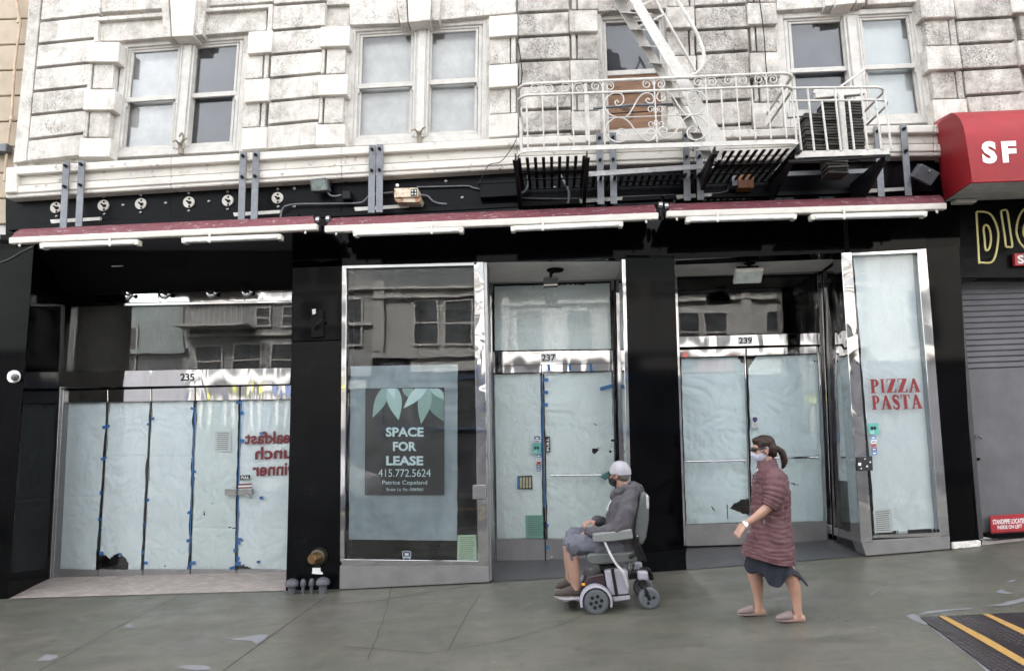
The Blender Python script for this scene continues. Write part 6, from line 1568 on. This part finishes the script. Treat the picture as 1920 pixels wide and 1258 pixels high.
m = MB(); m.prism([K_(1168,1078,-.1),K_(1200,1074,-.1),K_(1206,1082,-.1),K_(1172,1088,-.1)], (0,.2,0)); m.tube([K_(1189,1057,-.16),K_(1182,1078,-.16)], .008, 6); m.build('rear_frame', blk, WC, bevel=.01)
m = MB(); m.prism([K_(1104,1038,-.24),K_(1196,1034,-.24),K_(1200,1044,-.24),K_(1194,1054,-.24),K_(1110,1059,-.24),K_(1101,1052,-.24),K_(1100,1044,-.24)], (0,.48,0)); m.build('seat', vin, WC, bevel=.035, seg=4, smooth=True, sharp=80)
m = MB(); m.prism([K_(1203,925,-.21),K_(1212,923,-.21),K_(1218,932,-.21),K_(1217,975,-.21),K_(1212,1008,-.21),K_(1205,1022,-.21),K_(1197,1020,-.21),K_(1189,1000,-.21),K_(1193,965,-.21),K_(1198,945,-.21)], (0,.42,0)); m.build('backrest', vin, WC, bevel=.035, seg=4, smooth=True, sharp=80)
m = MB(); m.prism([K_(1211,927,-.216),K_(1216,929,-.236),K_(1217.5,954,-.216),K_(1212.5,954,-.216)], (0,.03,0)); m.build('backrest_trim', plain('silver trim', (.6,.6,.62), .25, .4, bump=0), WC, bevel=.008, seg=2)
for dy in (-.32,.235):
    sh_ = lambda x, y: K_(x,y,-.32)+V((0,dy+.32,0))
    m = MB(); m.prism([sh_(1111,1001),sh_(1185,991.5),sh_(1188,1010),sh_(1150,1015),sh_(1112,1017)], (0,.085,0)); m.build('armrest', plain('grey arm pad', (.15,.16,.157), .45, var=.08, bump=.08) if 'grey arm pad' not in bpy.data.materials else bpy.data.materials['grey arm pad'], WC, bevel=.014, seg=3)
    m = MB(); m.tube(catmull([sh_(1134,1016)+V((0,.03,0)),sh_(1143,1036)+V((0,.025,0)),sh_(1155,1057)+V((0,.025,0)),sh_(1168,1072)+V((0,.03,0)),sh_(1174,1088)+V((0,.05,0)),sh_(1178,1103)+V((0,.07,0))],4), .024, 4, flat=.6); m.build('arm_support', plain('pale bracket paint', (.5,.49,.5), .35, bump=0) if 'pale bracket paint' not in bpy.data.materials else bpy.data.materials['pale bracket paint'], WC, bevel=.004)
m = MB(); m.prism([K_(1187,1003,-.25),K_(1198,1002,-.25),K_(1200,1030,-.25),K_(1207,1050,-.25),K_(1198,1052,-.25),K_(1190,1036,-.25)], (0,.03,0)); m.tube([K_(1198,1020,-.25),K_(1206,1040,-.24),K_(1211,1052,-.22)], .014, 6); m.tube([K_(1190,1038,-.25),K_(1180,1045,-.25)], .02, 6); m.build('back_hinge', blk, WC, bevel=.006)
m = MB(); m.ball(K_(1195,1005,-.27), .012); m.build('hinge_bolt', M['steel'], WC, smooth=True)
m = MB(); m.tube(catmull([K_(1196,1075,-.1),K_(1206,1066,-.05),K_(1217,1070,.02),K_(1222,1085,.05)],4), .022, 8); m.build('cable_guard', blk, WC, smooth=True)
m = MB(); m.ball(K_(1199,1073,-.18), (.03,.03,.014)); m.build('tail_light', plain('red lamp cover', (.3,.01,.02), .2, bump=0), WC, smooth=True)
# ---------------------------------------------------------------- the woman
YW = -1.94
def Q_(x, y, dy=0.0): return P(x, y, YW+dy)
WO = thing('person', 'walking woman in a mauve quilted coat and navy skirt, with mask and ponytail', 'person', V((P(1450,1150,YW).x, YW, ground(P(1450,1150,YW).x,YW))))
C = Q_(1432,842); f = V((-1,.04,-.10)).normalized()
b = MB(); at, Rm = head_shapes(b, C, f, .92)
limb(b, [Q_(1437,858), Q_(1441,872), Q_(1443,888)], [.048,.048,.06])
trunk(b, [(Q_(1424,892),Q_(1462,892),.14),(Q_(1420,920),Q_(1468,920),.15),(Q_(1422,960),Q_(1468,960),.13),(Q_(1415,1010),Q_(1475,1010),.16),(Q_(1418,1030),Q_(1472,1030),.16)], 20)
FA = [Q_(1456,897,-.15), Q_(1452,920,-.19), Q_(1447,942,-.20), Q_(1424,964,-.21), Q_(1399,981,-.21)]
limb(b, FA, [.05,.044,.041,.035,.024])
FF = [Q_(1440,897,.15), Q_(1446,920,.19), Q_(1450,945,.2), Q_(1446,970,.2), Q_(1440,990,.19)]; limb(b, FF, [.05,.044,.04,.034,.024])
hand(b, Q_(1398,982,-.21), Q_(1378,1005,-.215)-Q_(1398,982,-.21), V((.7,.45,-.3)), V((-.4,.9,.2)), .93, (10,16,14), 6)
hand(b, Q_(1440,991,.19), V((-.2,0,-1)), V((-.3,-.9,0)), V((-1,.2,0)), .9)
limb(b, [Q_(1438,1015,.08), Q_(1424,1045,.10), Q_(1414,1068,.115), Q_(1418,1088,.115), Q_(1421,1112,.115), Q_(1422,1131,.115), Q_(1423,1141,.115)], [.095,.08,.060,.058,.042,.034,.036])
limb(b, [Q_(1452,1015,-.08), Q_(1462,1045,-.10), Q_(1478,1070,-.115), Q_(1486,1090,-.12), Q_(1492,1118,-.12), Q_(1495,1142,-.12), Q_(1496,1152,-.12)], [.09,.07,.060,.058,.042,.034,.036])
limb(b, [Q_(1430,1146,.115), Q_(1412,1147,.115), Q_(1392,1150,.115)], [.032,.034,.022]); limb(b, [Q_(1504,1158,-.12), Q_(1485,1159,-.12), Q_(1464,1162,-.12)], [.032,.034,.022])
organic(b, 'body', skinmat('light tan skin', (.34,.195,.143)), WO, .0055, 4)
hairm = N('dark brown hair'); hairm.col(hairm.ramp(hairm.noise(60, 4, .6, (1,1,.25)), .35, .7, (.010,.005,.004), (.036,.019,.014))); hairm.rough(.5, 0, .25); hairm.bump(hairm.noise(160, 3, .5, (.5,1,.2)), .5, .006); hairm = hairm.m
m = MB(); m.ball(at(-.012,0,.055), V((.093,.083,.070)), Rm); m.ball(at(-.050,0,.005), V((.062,.078,.085)), Rm); m.ball(at(.045,0,.085), V((.045,.066,.030)), Rm); m.ball(at(.012,-.062,.045), V((.045,.020,.045)), Rm); m.ball(at(.012,.062,.045), V((.045,.020,.045)), Rm); m.ball(at(-.07,0,-.04), V((.04,.055,.045)), Rm)
limb(m, [at(-.10,0,.0), at(-.125,0,-.005)], [.024,.024])
h_ = organic(m, 'hair', hairm, WO, .006, 4, .004, 40, 1, (1,1,.4))
m = MB(); limb(m, [Q_(1457,841), Q_(1465,846), Q_(1470,858), Q_(1471,868), Q_(1468,877)], [.016,.026,.028,.022,.009]); organic(m, 'ponytail', hairm, h_, .006, 3, .008, 45, 2, (1,1,.3))
m = MB(); m.lathe(Q_(1458.5,842), (1,0,-.3), [(-.008,.020),(-.008,.026),(.008,.026),(.008,.020)], 14); m.build('hair_tie', M['ink'], h_, smooth=True)
m = MB()
for e in (-1, 1): m.ball(at(.098,e*.034,.008), V((.012,.030,.022)), Rm)
m.tube([at(.108,-.012,.014), at(.108,.012,.014)], .004, 6)
for e in (-1, 1): m.tube([at(.096,e*.062,.016), at(.05,e*.078,.016), at(-.005,e*.084,.010)], .006, 6)
m.build('sunglasses', plain('black acetate', (.006,.006,.007), .12, bump=0), WO, smooth=True)
mk_ = cloth('lavender mask cloth', (.33,.33,.40), bs=300)
m = MB(); m.ball(at(.046,0,-.058), V((.062,.062,.056)), Rm); m.ball(at(.098,0,-.042), V((.028,.022,.026)), Rm); m.ball(at(.075,0,-.085), V((.03,.036,.022)), Rm); organic(m, 'face_mask', mk_, WO, .006, 5)
m = MB()
for e in (-1, 1):
    m.tube(catmull([at(.06,e*.062,-.03), at(.02,e*.080,.005), at(-.012,e*.088,.022), at(-.024,e*.086,.0)], 4), .003, 6); m.tube(catmull([at(.05,e*.062,-.085), at(.01,e*.08,-.055), at(-.016,e*.086,-.03)], 4), .003, 6)
m.build('mask_strap', mk_, WO)
# quilted coat
km = N('mauve quilted nylon'); km.col(km.ramp(km.noise(7, 5, .65), .3, .72, (.078,.034,.040), (.145,.070,.077))); km.rough(.42); km.b.inputs['Specular IOR Level'].default_value = .3
km.bump(km.math('ADD', km.noise(26, 5, .7, (.7,.7,1.3), 1.0), km.math('MULTIPLY', km.noise(300, 2, .5), .2)), .9, .014); km = km.m
prof = [((1424,882),(1458,879),.13),((1418,887),(1468,885),.185),((1414,897),(1474,895),.205),((1412,917),(1478,916),.21),((1411,940),(1480,942),.20),((1410,962),(1480,966),.185),((1410,982),(1482,985),.19),((1404,1000),(1485,1005),.205),((1397,1018),(1487,1025),.215),((1392,1032),(1488,1045),.22),((1391,1038),(1487,1060),.22)]
n_ = len(prof); fine = []
for (a_, d_, c_) in zip(catmull([V((p[0][0],p[0][1],0)) for p in prof], 9), catmull([V((p[1][0],p[1][1],0)) for p in prof], 9), catn([p[2] for p in prof], 9)): fine.append((a_, d_, c_))
m = MB(); rings = []; NQ = 48
for i, (a_, d_, lat) in enumerate(fine):
    Lp, Rp = Q_(a_.x,a_.y), Q_(d_.x,d_.y); c = (Lp+Rp)/2; h = (Rp-Lp)/2; ring = []
    for k_ in range(NQ):
        t = 2*math.pi*k_/NQ; ca = math.copysign(abs(math.cos(t))**.87, math.cos(t)); sa = math.copysign(abs(math.sin(t))**.87, math.sin(t))
        ph = i/3.9 + .35*math.sin(3*t) + .55*noise.noise(V((t*1.2, i*.05, 3)))
        puff = .011*abs(math.sin(math.pi*ph))**.35 + .010*noise.noise(V((math.cos(t)*4, math.sin(t)*4, i*.25)))
        for sm in (1.05, 1.95, 2.75, 4.2): puff -= .008*math.exp(-((t-sm)/.05)**2)
        s_ = 1+(puff-.012)/max(.12, h.length)
        ring.append(c-h*(ca*s_)+V((0,-lat*sa*s_,0)))
    rings.append(ring)
m.loft(rings)
coat = m.build('coat', km, WO, smooth=True, sharp=75)
def sleeve(pts, rad, nm='sleeve'):
    m = MB(); path = catmull(pts, 9); rr = catn(rad, 9)
    rr = [r_*(.93+.13*abs(math.sin(math.pi*(i/4.2)))**.6+.04*noise.noise(V((i*.3,7,0)))) for i, r_ in enumerate(rr)]; rr[0] *= .5; rr[-1] *= .8
    m.tube(path, rr, 18); m.build(nm, km, coat, smooth=True, sharp=75)
sleeve([Q_(1452,889,-.12), Q_(1453,897,-.16), Q_(1452,918,-.19), Q_(1448,936,-.20), Q_(1441,950,-.205)], [.07,.085,.088,.082,.066])
sleeve([Q_(1442,889,.12), Q_(1442,897,.16), Q_(1446,918,.19), Q_(1450,940,.2), Q_(1449,955,.2)], [.07,.08,.08,.075,.062])
m = MB(); rings = []
for i in range(9):
    t_ = i/8; Lp, Rp = Q_(lerp(1421,1419,t_), lerp(866,886,t_)), Q_(lerp(1453,1461,t_), lerp(858,882,t_)); c = (Lp+Rp)/2; h = (Rp-Lp)/2; pf = 1+.06*abs(math.sin(math.pi*t_*3))
    rings.append([c-h*(pf*math.cos(a))+V((0,-lerp(.074,.10,t_)*pf*math.sin(a),0)) for a in [2*math.pi*k_/28 for k_ in range(28)]])
inner = [[c2+(p-c2)*.84 for p in r_] for r_ in rings[:4] for c2 in [sum(r_, V())/len(r_)]]
m.loft(inner[::-1]+rings, cap=False); m.build('collar', km, coat, smooth=True, sharp=80, fix=False)
m = MB(); m.tube([Q_(1421,878,-.09),Q_(1418,884,-.10),Q_(1415,894,-.10)], .004, 5); m.box(Q_(1433,978,-.218), (.012,.006,.035)); m.box(Q_(1404,997,-.12), (.03,.006,.012)); m.build('zip_pull', M['steel'], coat)
# skirt with a dipping, wind-blown hem
topr = [(1402,1032,0),(1406,1032,-.09),(1422,1036,-.15),(1440,1040,-.17),(1456,1043,-.17),(1468,1046,-.16),(1480,1050,-.14),(1485,1053,-.09),(1484,1053,0),(1478,1050,.10),(1460,1044,.18),(1430,1036,.18),(1404,1030,.10)]
botr = [(1395,1060,.0),(1403,1074,-.09),(1428,1075,-.17),(1441,1095,-.205),(1457,1101,-.215),(1470,1094,-.215),(1479,1079,-.225),(1497,1080,-.20),(1515,1099,-.10),(1506,1086,.06),(1466,1086,.17),(1428,1080,.17),(1402,1072,.10)]
cl = lambda L_: catmull([V(Q_(*p)) for p in L_+L_[:1]], 4)[:-1]
T0, B0_ = cl(topr), cl(botr); rings = []
for i in range(13):
    t_ = i/12; rings.append([lerp(p, q_, t_)+V((0, .010*math.sin(k_*.9+2*t_)*t_, 0)) for k_, (p, q_) in enumerate(zip(T0, B0_))])
inn = [[p+(sum(r_, V())/len(r_)-p)*.05 for p in r_] for r_ in rings[::-1]]
m = MB(); m.loft(rings+inn, cap=False); m.build('skirt', cloth('navy skirt cloth', (.003,.0045,.012)), WO, smooth=True, sharp=70, fix=False)
m = MB(); c_ = Q_(1397,983,-.21); dd = (FA[4]-FA[3]).normalized(); m.lathe(c_, dd, [(-.008,.024),(-.008,.030),(.008,.030),(.008,.024)], 16); m.lathe(c_+V((0,-.03,.006)), (0,-1,.2), [(0,.018),(.008,.018),(.009,.012)], 14); m.build('wrist_watch', plain('white watch', (.7,.68,.64), .3, bump=0), WO, smooth=True)
mule = cloth('taupe suede', (.19,.145,.137)); PM = [(.42,.80,.03),(.46,.95,.07),(.55,1.0,.068),(.68,1.0,.056),(.82,.9,.042),(.94,.6,.030),(1,.25,.018)]
for hx, hy, tx, ty, dy in ((1438,1151,1383,1154,.115),(1511,1163.5,1455,1166.5,-.12)):
    h_, t_ = Q_(hx,hy,dy), Q_(tx,ty,dy); zz = max(ground(h_.x,YW+dy), ground(t_.x,YW+dy))+.012; h_.z = zz; t_.z = zz-.0
    m = MB(); shoe(m, h_, t_, UPV, .040, PM); s2 = organic(m, 'shoe', mule, WO, .005, 3)
    sole(h_, t_, UPV, .042, .012, [(0,.4),(.05,.7),(.3,.72),(.6,1),(.85,.85),(.96,.5),(1.01,.2)]).build('sole', plain('mule sole', (.16,.12,.11), .7) if 'mule sole' not in bpy.data.materials else bpy.data.materials['mule sole'], s2, bevel=.003)
